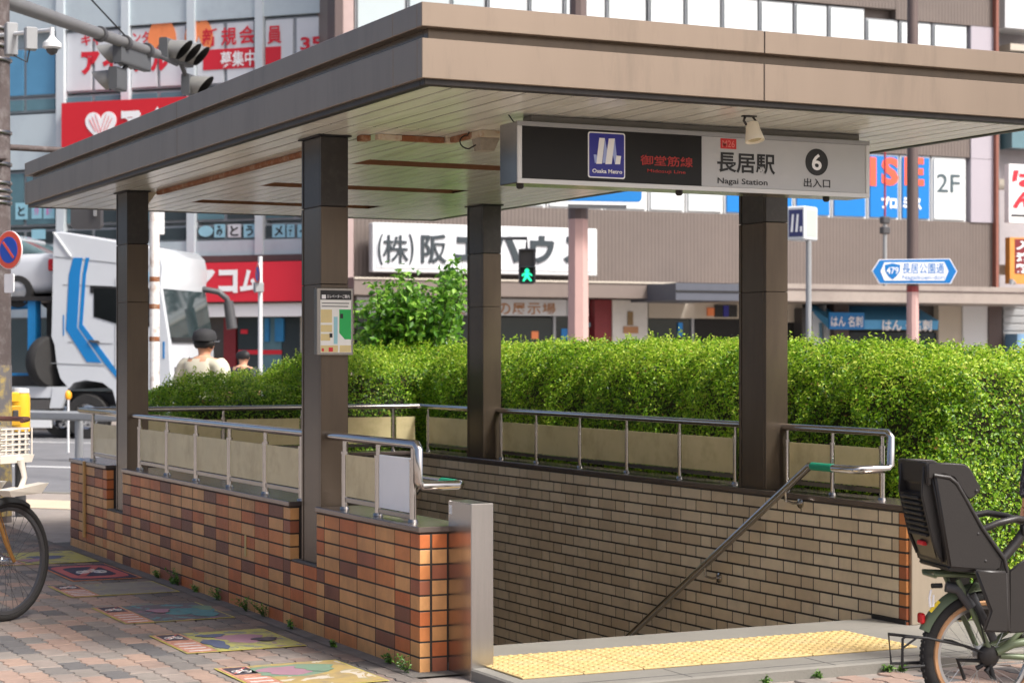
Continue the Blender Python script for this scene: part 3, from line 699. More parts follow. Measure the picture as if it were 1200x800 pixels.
def lumps(p):
    return (np.sin(p[:, 0]*5.1+1)*np.sin(p[:, 1]*4.3+.5)*np.sin(p[:, 2]*6.1) + .6*np.sin(p[:, 1]*9.7+p[:, 0]*3)*np.sin(p[:, 2]*8.3+2))*.07 + np.sin(p[:, 0]*23+p[:, 2]*5)*np.sin(p[:, 1]*21+1.1)*np.sin(p[:, 2]*19+p[:, 1]*4)*.045 + np.sin(p[:, 1]*41+2)*np.sin(p[:, 2]*37+p[:, 0]*31)*.016
def hedge(label, boxes, dens, loc, sink=0., lean=0.):
    root = thing('hedge', label, 'hedge', loc, group='clipped hedges round the stairwell')
    PP, NN, SS = [], [], []; core = MB()
    for x0, x1, y0, y1, z0, z1, rad in boxes:
        c = np.array([(x0+x1)/2, (y0+y1)/2, (z0+z1)/2]); h = np.array([(x1-x0)/2, (y1-y0)/2, (z1-z0)/2])
        ar = [h[1]*h[2]*4, h[1]*h[2]*1.2, h[0]*h[2]*4, h[0]*h[2]*4, h[0]*h[1]*4]
        n = int(sum(ar)*dens); fc = rng.choice(5, n, p=np.array(ar)/sum(ar)); q = rng.uniform(-1, 1, (n, 3))*h
        for f_, (ax, s_) in enumerate(((0, -1), (0, 1), (1, -1), (1, 1), (2, 1))): q[fc == f_, ax] = s_*h[ax]
        inn = np.clip(q, -(h-rad), h-rad); inn[:, 2] = np.maximum(np.clip(q[:, 2], -h[2], h[2]-rad), -h[2])
        d = q-inn; d /= np.maximum(np.linalg.norm(d, axis=1)[:, None], 1e-6)
        p = inn + d*rad + c
        dep = rng.exponential(.055, n); out = lumps(p) + rng.normal(0, .012, n)
        p = p + d*(out-dep)[:, None]
        if lean: p[:, 0] += lean*np.maximum(p[:, 2]-.6, 0)**1.5     # the clipped side leans back towards the top
        PP.append(p); NN.append(d*.8 + rng.normal(0, .55, (n, 3)) + np.array([0, 0, .35])); SS.append(dep)
        i_ = .17; sect = []
        for fy in (y0+i_, y1-i_):
            for k in range(1): pass
        L0 = lean*max(z1-i_-.6, 0)**1.5 if lean else 0
        core.loft([[(x0+i_, y0+i_, z0), (x1-i_, y0+i_, z0), (x1-i_, y1-i_, z0), (x0+i_, y1-i_, z0)], [(x0+i_, y0+i_, .75), (x1-i_, y0+i_, .75), (x1-i_, y1-i_, .75), (x0+i_, y1-i_, .75)],
                   [(x0+i_+rad*.5+L0, y0+i_+rad*.5, z1-i_), (x1-i_-rad*.3, y0+i_+rad*.5, z1-i_), (x1-i_-rad*.3, y1-i_-rad*.3, z1-i_), (x0+i_+rad*.5+L0, y1-i_-rad*.3, z1-i_)]])
    P = np.concatenate(PP); N = np.concatenate(NN)
    thin = np.sin(P[:, 0]*11+P[:, 2]*7)*np.sin(P[:, 1]*8.3+1.3)*np.sin(P[:, 2]*9.1+P[:, 1]*3) ; ok = (thin < .35) | (rng.random(len(P)) < .45); P, N = P[ok], N[ok]; n = len(P)
    L = rng.uniform(.016, .029, n); W = L*rng.uniform(.5, .68, n)
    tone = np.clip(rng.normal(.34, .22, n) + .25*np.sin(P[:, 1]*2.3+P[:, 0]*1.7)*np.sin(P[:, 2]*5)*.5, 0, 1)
    young = (N[:, 2] > .75) & (rng.random(n) < .6); tone[young] = np.clip(tone[young]+.32, 0, 1)  # upward leaves lightened: new growth plus sunlight on the top painted into the tone
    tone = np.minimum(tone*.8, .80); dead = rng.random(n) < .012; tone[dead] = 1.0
    if sink:
        P[:, 2] -= sink*np.clip((2.6-P[:, 1])/2.6, 0, 1)*np.clip((P[:, 2]-.5)/.9, 0, 1)
    core.build('branches', M_twig, root)
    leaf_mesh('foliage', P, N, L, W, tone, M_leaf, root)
    # young shoots standing out of the clipped top
    top = P[(N[:, 2] > .6) & (P[:, 2] > P[:, 2].max()-.35)]; k = min(len(top), 900)
    tp = top[rng.choice(len(top), k, replace=False)]
    pts = np.repeat(tp, 5, axis=0); hgt = np.tile(np.linspace(.005, .055, 5), k)*np.repeat(rng.uniform(.4, 1.4, k), 5)
    pts = pts + np.stack([rng.normal(0, .008, 5*k), rng.normal(0, .008, 5*k), hgt], 1)
    nn = rng.normal(0, 1, (5*k, 3)); nn[:, 2] += .3
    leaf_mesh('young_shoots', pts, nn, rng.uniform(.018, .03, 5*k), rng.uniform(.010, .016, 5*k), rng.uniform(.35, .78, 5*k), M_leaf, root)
    return root
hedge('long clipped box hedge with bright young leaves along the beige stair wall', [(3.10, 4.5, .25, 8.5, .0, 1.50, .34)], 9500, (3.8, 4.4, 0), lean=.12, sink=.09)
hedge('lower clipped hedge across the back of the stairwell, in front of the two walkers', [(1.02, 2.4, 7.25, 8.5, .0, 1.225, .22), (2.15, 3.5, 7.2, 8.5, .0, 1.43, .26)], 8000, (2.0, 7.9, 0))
hd3 = on(480, 405, 'y', 8.0)

shr = thing('shrub', 'loose leafy shrub growing up above the hedge in front of the building sign', 'shrub', tuple(at_depth(480, 417, 18.2).to_2d()) + (0,))
c0 = at_depth(480, 417, 18.2); P, N = [], []; stem = MB()
for k in range(115):
    px = random.uniform(417, 545); tpy = {0: 355, 1: 335, 2: 322, 3: 325, 4: 330, 5: 306}[min(5, int((px-420)/20))] + random.uniform(-4, 50)
    tip = at_depth(px, tpy, 18.2 + random.uniform(-.5, .5)); b0 = Vector((c0.x + random.uniform(-.25, .25), c0.y + random.uniform(-.25, .25), 0))
    mid = b0.lerp(tip, .55) + Vector((0, 0, .15)); pts = [b0, b0.lerp(mid, .5), mid, mid.lerp(tip, .5), tip]
    stem.tube(pts, [.012, .010, .007, .004, .002], 5)
    for t in np.linspace(.22, 1, 42):
        i = min(3, int(t*4)); q = pts[i].lerp(pts[i+1], t*4-i)
        for _ in range(2):
            a = rng.normal(0, .05, 3); P.append(np.array(q)+a); N.append(a*8 + np.array([0, -.15, .8]) + rng.normal(0, .5, 3))
P, N = np.array(P), np.array(N); n = len(P)
stem.build('stems', M_twig, shr); leaf_mesh('foliage', P, N, rng.uniform(.06, .10, n), rng.uniform(.036, .056, n), np.clip(rng.normal(.5, .25, n), 0, 1), M_leafb, shr)

# weeds growing in the joint between wall and paving
M_weed = leafmat('weed leaf', [(58, 92, 34), (88, 130, 48), (120, 160, 66)], .35)
WEEDS = [('tiny weed at the foot of the wall beside the worn grey poster', 192, 677, .05), ('low weed sprouting at the wall foot past the far poster', 205, 684, .04), ('thin upright weed at the wall foot near the dark teal poster', 224, 685, .10),
         ('small pale weed between wall and dark teal poster', 236, 693, .04), ('bushy weed tuft at the wall foot, mid way along the bricks', 258, 703, .07), ('leafy weed at the wall foot behind the tallest weed', 288, 716, .08),
         ('tallest broad leafed weed at the wall foot beside the yellow poster', 313, 722, .10), ('dense mat of weeds spreading along the wall foot', 342, 737, .05), ('small weed under the near brick section', 392, 758, .03),
         ('weed tuft near the brick corner', 457, 778, .06), ('feathery weed right at the near brick corner', 477, 788, .08),
         ('weed in the gutter of the landing slab, left of the others', 958, 794, .022), ('weed sprig in front of the landing slab near the bicycle stand', 1037, 786, .035), ('grassy weed in front of the slab beside the bicycle stand', 1056, 787, .03), ('tiny weed in front of the landing slab', 898, 800, .02)]
for lab, px, py, h in WEEDS:
    g_ = on(px, py, 'z', .0); 
    if px < 500: g_.x = min(g_.x, -.015)
    elif g_.y > -.9: g_.y = -.9
    wd = thing('weed', lab, 'weed', (g_.x, g_.y, 0), group='weeds in the paving joints'); P, N = [], []; stem = MB(); ns = 9
    for k in range(ns):
        a = random.uniform(0, 6.28); rr = random.uniform(.2, .8)*h; tip = Vector((g_.x - abs(math.cos(a))*rr if px < 500 else g_.x + math.cos(a)*rr, g_.y + math.sin(a)*rr*1.6 if px < 500 else g_.y - abs(math.sin(a))*rr, h*random.uniform(.4, 1.05)))
        b0 = Vector((g_.x, g_.y + random.uniform(-.03, .03), .0)); stem.tube([b0, b0.lerp(tip, .5)+Vector((0, 0, h*.15)), tip], [.0018, .0014, .0008], 4)
        for t in np.linspace(.2, 1, 7): P.append(np.array(b0.lerp(tip, t)) + np.array([0, 0, h*.12]) + rng.normal(0, .006, 3)); N.append(np.array([-.2, -.2, 1]) + rng.normal(0, .6, 3))
    P, N = np.array(P), np.array(N); n = len(P); P[:, 2] = np.maximum(P[:, 2], .006)
    stem.build('stems', M_weed, wd); leaf_mesh('foliage', P, N, rng.uniform(.012, .026, n), rng.uniform(.006, .012, n), rng.random(n), M_weed, wd)

# ------------------------------------------------------------------ printed ground posters
def gplate(name, m, root, poly, z, t=.0012):
    return MB().prism(poly, z, z+t, 'z').build(name, m, root)
def grect(x0, x1, y0, y1): return [(x0, y0), (x1, y0), (x1, y1), (x0, y1)]
def worn(name, c1, c2, c3, sc_=9):
    m = mat(name, c1, .75, var=.12, vscale=20, dirt=(116, 108, 102), dscale=4, damt=.95)
    n = m.node_tree.nodes; l = m.node_tree.links; b = n['Principled BSDF']; src = b.inputs['Base Color'].links[0].from_socket
    vo = n.new('ShaderNodeTexNoise'); vo.inputs['Scale'].default_value = sc_; vo.inputs['Detail'].default_value = 3; vo.inputs['Distortion'].default_value = 1.2
    tc = n.new('ShaderNodeTexCoord'); l.new(tc.outputs['Object'], vo.inputs['Vector'])
    cr = n.new('ShaderNodeValToRGB'); cr.color_ramp.interpolation = 'CONSTANT'; e = cr.color_ramp.elements
    e[0].position = 0; e[0].color = (0, 0, 0, 1); e[1].position = .56; e[1].color = (.7, .7, .7, 1)
    l.new(vo.outputs[0], cr.inputs[0]); mx = n.new('ShaderNodeMix'); mx.data_type = 'RGBA'; l.new(cr.outputs[0], mx.inputs[0]); l.new(src, mx.inputs[6])
    hue = n.new('ShaderNodeMix'); hue.data_type = 'RGBA'; hue.inputs[6].default_value = lin(c2); hue.inputs[7].default_value = lin(c3)
    cr2 = n.new('ShaderNodeMath'); cr2.operation = 'GREATER_THAN'; cr2.inputs[1].default_value = .5; n2 = n.new('ShaderNodeTexNoise'); n2.inputs['Scale'].default_value = sc_*.5; l.new(tc.outputs['Object'], n2.inputs['Vector']); l.new(n2.outputs[0], cr2.inputs[0]); l.new(cr2.outputs[0], hue.inputs[0])
    l.new(hue.outputs[2], mx.inputs[7]); l.new(mx.outputs[2], b.inputs['Base Color']); return m
M_pedge = mat('poster yellow edge', (176, 164, 78), .75, var=.15, dirt=(118, 110, 100), dscale=9, damt=.8)
M_porange = mat('poster orange print', (172, 120, 100), .75, var=.15, vscale=30, dirt=(210, 176, 160), dscale=30, damt=.7)
M_pdark = mat('poster dark print', (62, 56, 66), .75, var=.2, vscale=20, dirt=(120, 112, 106), dscale=14, damt=.6)
M_pwhite = mat('poster white print', (196, 190, 186), .75, var=.15)
M_pred = mat('poster red ring', (176, 88, 84), .75, var=.12, dirt=(150, 110, 104), dscale=12, damt=.5)
def bike_icon(root, cx, cy, s, z, m):
    """two wheels and a frame, flat on the ground; s = half width in x"""
    for dx in (-.55, .55):
        ring = [(cx+dx*s+math.cos(a)*r_*s, cy+math.sin(a)*r_*s*1.5) for r_ in (.36,) for a in np.linspace(0, 6.28, 20)[:-1]]
        MB().tube([(x, y, z) for x, y in ring], s*.07, 4, closed=True).build('icon_wheel', m, root)
    f_ = [(-.55, 0), (-.25, .55), (.35, .55), (.0, 0), (-.55, 0)]
    MB().tube([(cx+a*s, cy+b*s*1.5, z) for a, b in f_], s*.06, 4).build('icon_frame', m, root)
    MB().tube([(cx+a*s, cy+b*s*1.5, z) for a, b in [(.55, 0), (.35, .55), (.3, .85), (.5, .9)]], s*.06, 4).build('icon_fork', m, root)
def poster(label, x0, x1, y0, y1, field, blobs):
    root = thing('ground_poster', label, 'poster', ((x0+x1)/2, (y0+y1)/2, 0), group='posters stuck on the footpath')
    gplate('sheet', M_pedge, root, grect(x0, x1, y0, y1), .0030)
    xm = x0 + (x1-x0)*.27; ym = y0 + (y1-y0)*.62
    gplate('picture', field, root, grect(xm, x1-.012, y0+.015, y1-.015), .0043)
    gplate('notice_panel', M_porange, root, grect(x0+.012, xm-.006, y0+.015, ym-.01), .0043)
    gplate('icon_panel', M_porange, root, grect(x0+.012, xm-.006, ym, y1-.015), .0043)
    ic = gplate('icon_field', M_pdark, root, grect(x0+.028, xm-.022, ym+.02, y1-.035), .0056)
    cx, cy = (x0+xm)/2, (ym+y1)/2-.005; bike_icon(ic, cx, cy-.03, (xm-x0)*.30, .0068, M_pwhite)
    gplate('icon_slash', M_pred, ic, [(cx-.05, cy-.07), (cx-.038, cy-.07), (cx+.05, cy+.07), (cx+.038, cy+.07)], .0072)
    for k in range(4):
        yy = y0+.05+k*(ym-y0-.08)/4; gplate('notice_line', M_pwhite, root, grect(x0+.03, xm-.025, yy, yy+.022), .0056, .0008)
    for kk, (u, v_, rx, ry, m) in enumerate(blobs):
        gplate('drawn_shape', m, root, [(xm+u*(x1-xm)+rx*math.cos(a)*(1+.25*math.sin(5*a)), y0+v_*(y1-y0)+ry*math.sin(a)*(1+.2*math.sin(3*a))) for a in np.linspace(0, 6.28, 22)[:-1]], .0056+.0014*kk)
    return root
M_f1 = worn('poster yellow drawing', (172, 166, 94), (108, 98, 120), (176, 168, 84)); M_f3 = worn('poster faded drawing', (132, 128, 116), (150, 146, 100), (120, 112, 116))
M_f4 = worn('poster slate drawing', (96, 92, 96), (80, 140, 144), (150, 110, 128), 12); M_f5 = worn('poster lime drawing', (168, 164, 94), (90, 104, 126), (128, 100, 120), 13); M_f6 = worn('poster ochre drawing', (164, 142, 88), (140, 138, 108), (196, 190, 180), 7)
M_pink = mat('poster pink', (150, 116, 128), .75, var=.15, dirt=(150, 110, 120), dscale=12, damt=.6); M_teal = mat('poster teal', (78, 126, 130), .75, var=.2, dirt=(110, 112, 112), dscale=16, damt=.7)
M_pgreen = mat('poster green', (108, 134, 112), .75, var=.15, dirt=(120, 116, 108), dscale=14, damt=.6); M_pblue = mat('poster navy', (82, 90, 116), .75, var=.2, dirt=(110, 112, 112), dscale=20, damt=.6)
poster('yellow ground poster with violet scribbles, furthest along the brick wall', -.78, -.10, 5.38, 6.22, M_f1, [(.45, .5, .12, .12, M_pblue), (.15, .3, .07, .1, M_pink)])
poster('faded grey ground poster with a worn drawing next to the red ring poster', -.76, -.10, 3.43, 4.05, M_f3, [])
poster('dark slate ground poster with teal patches', -.775, -.165, 2.16, 2.90, M_f4, [(.5, .5, .10, .14, M_teal), (.75, .4, .09, .2, M_teal), (.9, .6, .05, .1, M_pgreen), (.3, .55, .06, .08, M_pink)])
poster('lime yellow ground poster with a pink flower and blue letters', -.785, -.175, 1.0, 1.67, M_f5, [(.52, .55, .11, .15, M_pink), (.12, .35, .05, .16, M_pblue), (.25, .75, .07, .05, M_pblue), (.72, .4, .06, .06, M_pdark)])
poster('green and ochre ground poster with a big pink flower, nearest the camera', -.805, -.21, -.15, .51, M_f6, [(.3, .70, .20, .16, M_pgreen), (.27, .68, .12, .12, M_pink), (.6, .7, .08, .10, M_pgreen)])
rp = thing('ground_poster', 'dark ground poster with a red no bicycles ring', 'poster', (-.33, 4.75, 0), group='posters stuck on the footpath')
x0, x1, y0, y1 = -.555, -.105, 4.26, 5.22
gplate('sheet', mat('poster orange edge', (200, 128, 78), .75, var=.15), rp, grect(x0, x1, y0, y1), .003)
gplate('field', mat('poster navy field', (44, 44, 66), .7, var=.15, dirt=(90, 84, 92), dscale=9, damt=.4), rp, grect(x0+.012, x1-.012, y0+.02, y1-.02), .0043)
gplate('ring', M_pred, rp, [(x, y) for x, y in rrect(x0+.035, x1-.035, y0+.09, y1-.09, .12)], .0056)
gplate('ring_field', MATS['poster navy field'], rp, [(x, y) for x, y in rrect(x0+.095, x1-.095, y0+.20, y1-.20, .10)], .0069)
bike_icon(rp, (x0+x1)/2, (y0+y1)/2-.06, .105, .0085, M_pwhite)
gplate('slash', M_pred, rp, [(x0+.10, y0+.24), (x0+.14, y0+.22), (x1-.10, y1-.24), (x1-.14, y1-.22)], .0095)

# ------------------------------------------------------------------ bicycles
M_tyre = mat('tyre rubber', (40, 39, 38), .8, var=.15, bump=.5, bscale=120); M_tanwall = mat('tan tyre wall', (196, 150, 108), .7, var=.08)
M_alloy = mat('alloy rim', (190, 192, 194), .3, .9, var=.05); M_olive = mat('olive green bicycle paint', (104, 116, 88), .4, .1, var=.05)
M_bplastic = mat('brown black plastic', (38, 35, 33), .40, var=.06, bump=.1, bscale=150); M_gold = mat('rusty gold plating', (176, 132, 78), .4, .7, var=.25, vscale=30)
M_cream = mat('cream plastic', (226, 218, 204), .5, var=.05); M_grip = mat('brown grip', (92, 58, 50), .6, var=.1)
M_bred = mat('red reflector', (196, 26, 34), .2, var=.05)
def circ(c, r_, n=40, tilt=0): return [(c[0]+r_*math.cos(2*math.pi*i/n), c[1], c[2]+r_*math.sin(2*math.pi*i/n)) for i in range(n)]
def wheel(root, c, rt, tyre_r, m_t, m_wall, m_rim, nsp, name='wheel', hub=.03, m_sp=None):
    t_ = MB().tube(circ(c, rt-tyre_r, 48), tyre_r, 10, closed=True).build(name, m_t, root, smooth=60)
    if m_wall:
        for s_ in (-1, 1): MB().tube([(x, y+s_*tyre_r*.62, z) for x, y, z in circ(c, rt-tyre_r*1.75, 48)], tyre_r*.42, 6, closed=True).build('tyre_wall', m_wall, t_, smooth=60)
    rm = MB(); rr = rt-tyre_r*2.1
    prof = [(rr+.004, -.011), (rr-.016, -.009), (rr-.016, .009), (rr+.004, .011)]
    n = 48; vs = []; fs = []
    for i in range(n):
        a = 2*math.pi*i/n
        for r_, dy in prof: vs.append((c[0]+r_*math.cos(a), c[1]+dy, c[2]+r_*math.sin(a)))
    for i in range(n):
        for k in range(4): fs.append((i*4+k, i*4+(k+1) % 4, ((i+1) % n)*4+(k+1) % 4, ((i+1) % n)*4+k))
    rm.add(vs, fs).build('rim', m_rim, t_)
    sp_ = MB()
    for i in range(nsp):
        a = 2*math.pi*i/nsp; s_ = 1 if i % 2 else -1; o = (.45 if (i//2) % 2 else -.45)
        sp_.tube([(c[0]+hub*math.cos(a+o*2), c[1]+s_*.028, c[2]+hub*math.sin(a+o*2)), (c[0]+(rr-.014)*math.cos(a), c[1]+s_*.003, c[2]+(rr-.014)*math.sin(a))], .0012, 4, cap=False)
    sp_.build('spokes', m_sp or M_alloy, t_)
    MB().lathe([(.012, -.05), (.012, -.034), (hub, -.032), (hub, -.026), (.016, -.022), (.016, .022), (hub, .026), (hub, .032), (.012, .034), (.012, .05)], c, (0, 1, 0), 18).build('hub', M_alloy, t_, smooth=40)
    return t_
def arcp(c, r_, a0, a1, n=16): return [(c[0]+r_*math.cos(a), c[1], c[2]+r_*math.sin(a)) for a in np.linspace(R(a0), R(a1), n)]
def mudguard(root, c, r_, a0, a1, w_, m, name='mudguard'):
    rings = []
    for x, y, z in arcp(c, r_, a0, a1, 26):
        n = Vector((x-c[0], 0, z-c[2])).normalized(); p = Vector((x, c[1], z))
        rings.append([tuple(p + Vector((0, dy, 0)) + n*(-abs(dy/w_)**2*.03)) for dy in (-w_, -w_*.6, 0, w_*.6, w_)] + [tuple(p + Vector((0, dy, 0)) + n*(-abs(dy/w_)**2*.03-.004)) for dy in (w_*.95, w_*.6, 0, -w_*.6, -w_*.95)])
    return MB().loft(rings).build(name, m, root, smooth=60)
# --- the child seat bicycle on the right (local x = forward, z = up, rear axle above the origin)
bk = thing('bicycle', 'olive green electric bicycle with a dark brown child seat over its small rear wheel', 'bicycle', (1.549, -2.0055, 0), R(-16), world=False)
AX = (0, 0, .255)
wr = wheel(bk, AX, .258, .030, M_tyre, M_tanwall, M_alloy, 28, 'rear_wheel')
kn = MB()
for i in range(56):
    for s_ in (-.013, 0, .013):
        a = 2*math.pi*(i+(.5 if s_ == 0 else 0))/56; kn.box(-.004, .004, s_-.004, s_+.004, 0, 0)if False else None
        ca, sa = math.cos(a), math.sin(a); r_ = .2575 - abs(s_)*.22
        kn.add([(AX[0]+(r_+dz)*ca-t*sa, s_+dy, AX[2]+(r_+dz)*sa+t*ca) for dz in (-.003, .0025) for dy in (-.004, .004) for t in (-.005, .005)], [(0, 1, 3, 2), (4, 6, 7, 5), (0, 4, 5, 1), (2, 3, 7, 6), (0, 2, 6, 4), (1, 5, 7, 3)])
kn.build('tread', M_tyre, wr)
mudguard(bk, AX, .285, 28, 158, .034, M_olive)
MB().box(-.266, -.244, -.019, .019, .382, .424, .006).build('rear_reflector', M_bred, bk)
MB().add([(-.238, -.0365, .437), (-.200, -.0365, .477), (-.190, -.0365, .468), (-.228, -.0365, .428)], [(0, 1, 2, 3)]).build('yellow_sticker', mat('yellow sticker', (226, 200, 40), .5, var=.1), bk)
fr_ = MB()
fr_.tube([(.0, -.062, .285), (-.02, -.062, .33), (-.13, -.062, .56)], .011, 8); fr_.tube([(.0, .062, .28), (-.13, .062, .56)], .011, 8)   # rear stays up to the rack
fr_.tube([(.03, -.062, .27), (.10, -.06, .30), (.30, -.045, .33), (.48, -.03, .28)], .016, 10); fr_.tube([(.03, .062, .27), (.30, .045, .33), (.48, .03, .28)], .016, 10)
fr_.tube([(.05, -.06, .275), (.12, -.055, .335), (.36, -.02, .52)], .010, 8); fr_.tube([(.05, .06, .275), (.36, .02, .52)], .010, 8)
fr_.tube([(.05, -.05, .255), (.46, -.03, .22)], .012, 8)
fr_.tube([(.48, 0, .27), (.36, 0, .62)], .019, 10); fr_.tube([(.48, 0, .27), (.70, 0, .36), (.98, 0, .56)], .028, 12); fr_.tube([(.97, 0, .50), (.93, 0, .72)], .022, 10)
fr_.build('frame', M_olive, bk, smooth=50)
rk = MB()
for y in (-.06, .06): rk.tube([(-.226, y, .580), (-.10, y, .574), (.06, y, .562), (.30, y, .545)], .009, 8)
for x in (-.22, -.10, .06): rk.tube([(x, -.06, .571), (x, .06, .571)], .007, 8)
rk.build('rear_rack', M_olive, bk, smooth=50)
ch_ = MB()
for i in range(60):
    for zz, x_ in ((.205+.0, None), (.30, None)):
        x = .02+i*.0078; z = (.222 if zz < .25 else .290) + (x-.02)*(-.03 if zz > .25 else .02)
        ch_.box(x, x+.0058, -.052, -.046, z-.003, z+.003)
ch_.build('chain', M_alloy, bk, kind='stuff')
MB().lathe([(.03, -.01), (.045, -.008), (.045, .0), (.03, .01)], (.0, -.05, .255), (0, 1, 0), 22).build('sprocket', M_dark, bk, smooth=40)
MB().lathe([(.038, -.012), (.034, -.018), (.016, -.024)], (-.005, -.055, .258), (0, 1, 0), 18).build('hub_cover', M_dark, bk, smooth=40)
MB().tube([(-.02, -.07, .31), (-.05, -.075, .42), (-.10, -.07, .50), (-.06, -.07, .56), (.05, -.07, .58)], .003, 6).tube([(.0, -.066, .30), (.02, -.07, .40), (.08, -.07, .50)], .0028, 6).build('brake_cable', M_black, bk, smooth=50)
d_ = MB(); d_.tube([(.03, -.055, .245), (-.01, -.06, .20), (.02, -.06, .165), (.0, -.06, .235), (-.05, -.058, .21)], .010, 8); d_.tube([(-.04, -.06, .24), (-.13, -.06, .245), (-.10, -.06, .17)], .008, 8); d_.build('gear_mechanism', M_black, bk, smooth=50)
MB().tube([(.0, -.07, .26), (-.10, -.07, .30), (-.26, -.07, .335), (-.345, -.065, .342), (-.355, -.06, .333), (-.357, -.06, .225), (-.35, -.05, .219), (-.26, -.04, .222), (-.22, .04, .222), (-.36, .05, .221), (-.367, .06, .335), (-.1, .07, .30), (0, .07, .26)], .0055, 8).tube([(-.30, -.07, .338), (-.36, -.062, .295)], .0045, 6).build('stand', M_black, bk, smooth=50)
MB().tube([(-.07, -.055, .50), (-.02, -.058, .40), (.02, -.06, .32)], .017, 8).tube([(-.17, -.04, .53), (-.12, -.05, .52), (-.07, -.055, .45)], .022, 8).build('wheel_lock', M_dgrey, bk, smooth=50)
ky = MB().tube([(-.232, -.05, .535), (-.19, -.05, .535)], .010, 8).build('lock_key', M_black, bk)
MB().tube([(-.235, -.052, .52), (-.243, -.054, .49), (-.240, -.054, .455), (-.228, -.054, .455), (-.226, -.054, .50)], .0042, 6).build('key_strap', M_whitep, ky, smooth=50)
# child seat
def panel3(name, m, parent, poly, y0, y1, bev=.005):
    o = MB().prism(poly, y0, y1).build(name, m, parent); bm = bmesh.new(); bm.from_mesh(o.data)
    bmesh.ops.bevel(bm, geom=list(bm.edges), offset=bev, segments=3, affect='EDGES', clamp_overlap=True); bm.to_mesh(o.data); bm.free()
    o.data.shade_smooth(); o.data.set_sharp_from_angle(angle=R(50)); return o
SIDE = [(-.205, .616), (-.02, .598), (.004, .610), (.013, .645), (-.075, .765), (-.150, .895), (-.178, .938), (-.205, .960), (-.268, .972)]
seat = panel3('child_seat', M_bplastic, bk, SIDE, -.168, -.148, .007)
panel3('seat_side', M_bplastic, seat, SIDE, .148, .168, .007)
panel3('seat_back', M_bplastic, seat, [(-.272, .965), (-.205, .620), (-.188, .622), (-.250, .965)], -.151, .151)
panel3('seat_floor', M_bplastic, seat, [(-.205, .602), (-.0, .586), (-.0, .606), (-.205, .620)], -.150, .150)
MB().tube([(-.268, -.160, .972), (-.205, -.161, .963), (-.176, -.162, .940), (-.150, -.163, .897), (-.073, -.166, .767), (.015, -.170, .648), (.026, -.172, .60), (.030, -.174, .37)], .0085, 8).build('edge_bead', M_bplastic, seat, smooth=50)
GRD = [(-.115, .612), (.022, .602), (.027, .364), (-.080, .370), (-.050, .45)]
panel3('leg_guard', M_bplastic, seat, GRD, -.192, -.169, .008); panel3('leg_guard', M_bplastic, seat, GRD, .169, .192, .008)
WELL = [(.034, .60), (.10, .645), (.17, .62), (.21, .40), (.18, .365), (.034, .36)]
panel3('foot_well', M_bplastic, seat, WELL, -.175, -.158); panel3('foot_well', M_bplastic, seat, WELL, .158, .175)
panel3('high_back', M_bplastic, seat, [(-.273, .99), (-.286, .99), (-.222, .63), (-.208, .63)], -.12, .12)
MB().loft([[(-.298, -.112, .892), (-.298, .112, .892), (-.275, .112, .90), (-.275, -.112, .90)], [(-.262, -.10, .74), (-.262, .10, .74), (-.235, .10, .74), (-.235, -.10, .74)], [(-.225, -.08, .645), (-.225, .08, .645), (-.212, .08, .65), (-.212, -.08, .65)]]).build('back_pocket', M_bplastic, seat)
for k in range(8):
    t = k/8; x = -.300 + .042*t; z = .880 - .165*t
    MB().box(x-.008, x+.004, -.092, .092, z-.006, z+.006, .003).build('pocket_slat', M_black, seat)
for y in (-.118, .118): panel3('pocket_cheek', M_bplastic, seat, [(-.305, .9), (-.296, 1.01), (-.25, 1.0), (-.235, .90), (-.215, .66), (-.228, .64), (-.262, .72)], y-.006, y+.006)
# headrest wings
hr = [(-.292, 1.022), (-.20, 1.019), (-.141, 1.015), (-.118, .998), (-.074, .922), (-.080, .905), (-.116, .877), (-.132, .884), (-.185, .962), (-.23, .975), (-.29, .955)]
for y in (-.158, .146): panel3('headrest_wing', M_bplastic, seat, hr, y, y+.012)
panel3('headrest_back', M_bplastic, seat, [(-.293, 1.022), (-.272, 1.020), (-.268, .93), (-.288, .935)], -.145, .145)
for x, z in ((-.094, .910), (-.09, .745), (-.06, .64)): MB().lathe([(.006, 0), (.006, .003), (.002, .005)], (x, -.1585 if z > .8 else -.1655, z), (0, -1, 0), 10).build('screw', M_dark, seat)
MB().box(-.262, -.236, -.03, .03, .690, .708, .004).build('red_strap', mat('red webbing', (206, 40, 46), .6, var=.1), seat)
MB().tube([(-.06, -.14, .76), (.0, -.15, .785), (.08, -.14, .80), (.15, -.10, .788), (.175, -.04, .772), (.175, .04, .772), (.15, .10, .788), (.08, .14, .80), (.0, .15, .785)], .013, 10).build('grab_bar', M_bplastic, seat, smooth=50)
MB().tube([(.15, -.09, .768), (.10, -.09, .70), (.04, -.10, .64)], .02, 8).box(.115, .165, -.115, -.085, .73, .775, .005).build('bar_arm', M_bplastic, seat, smooth=50)
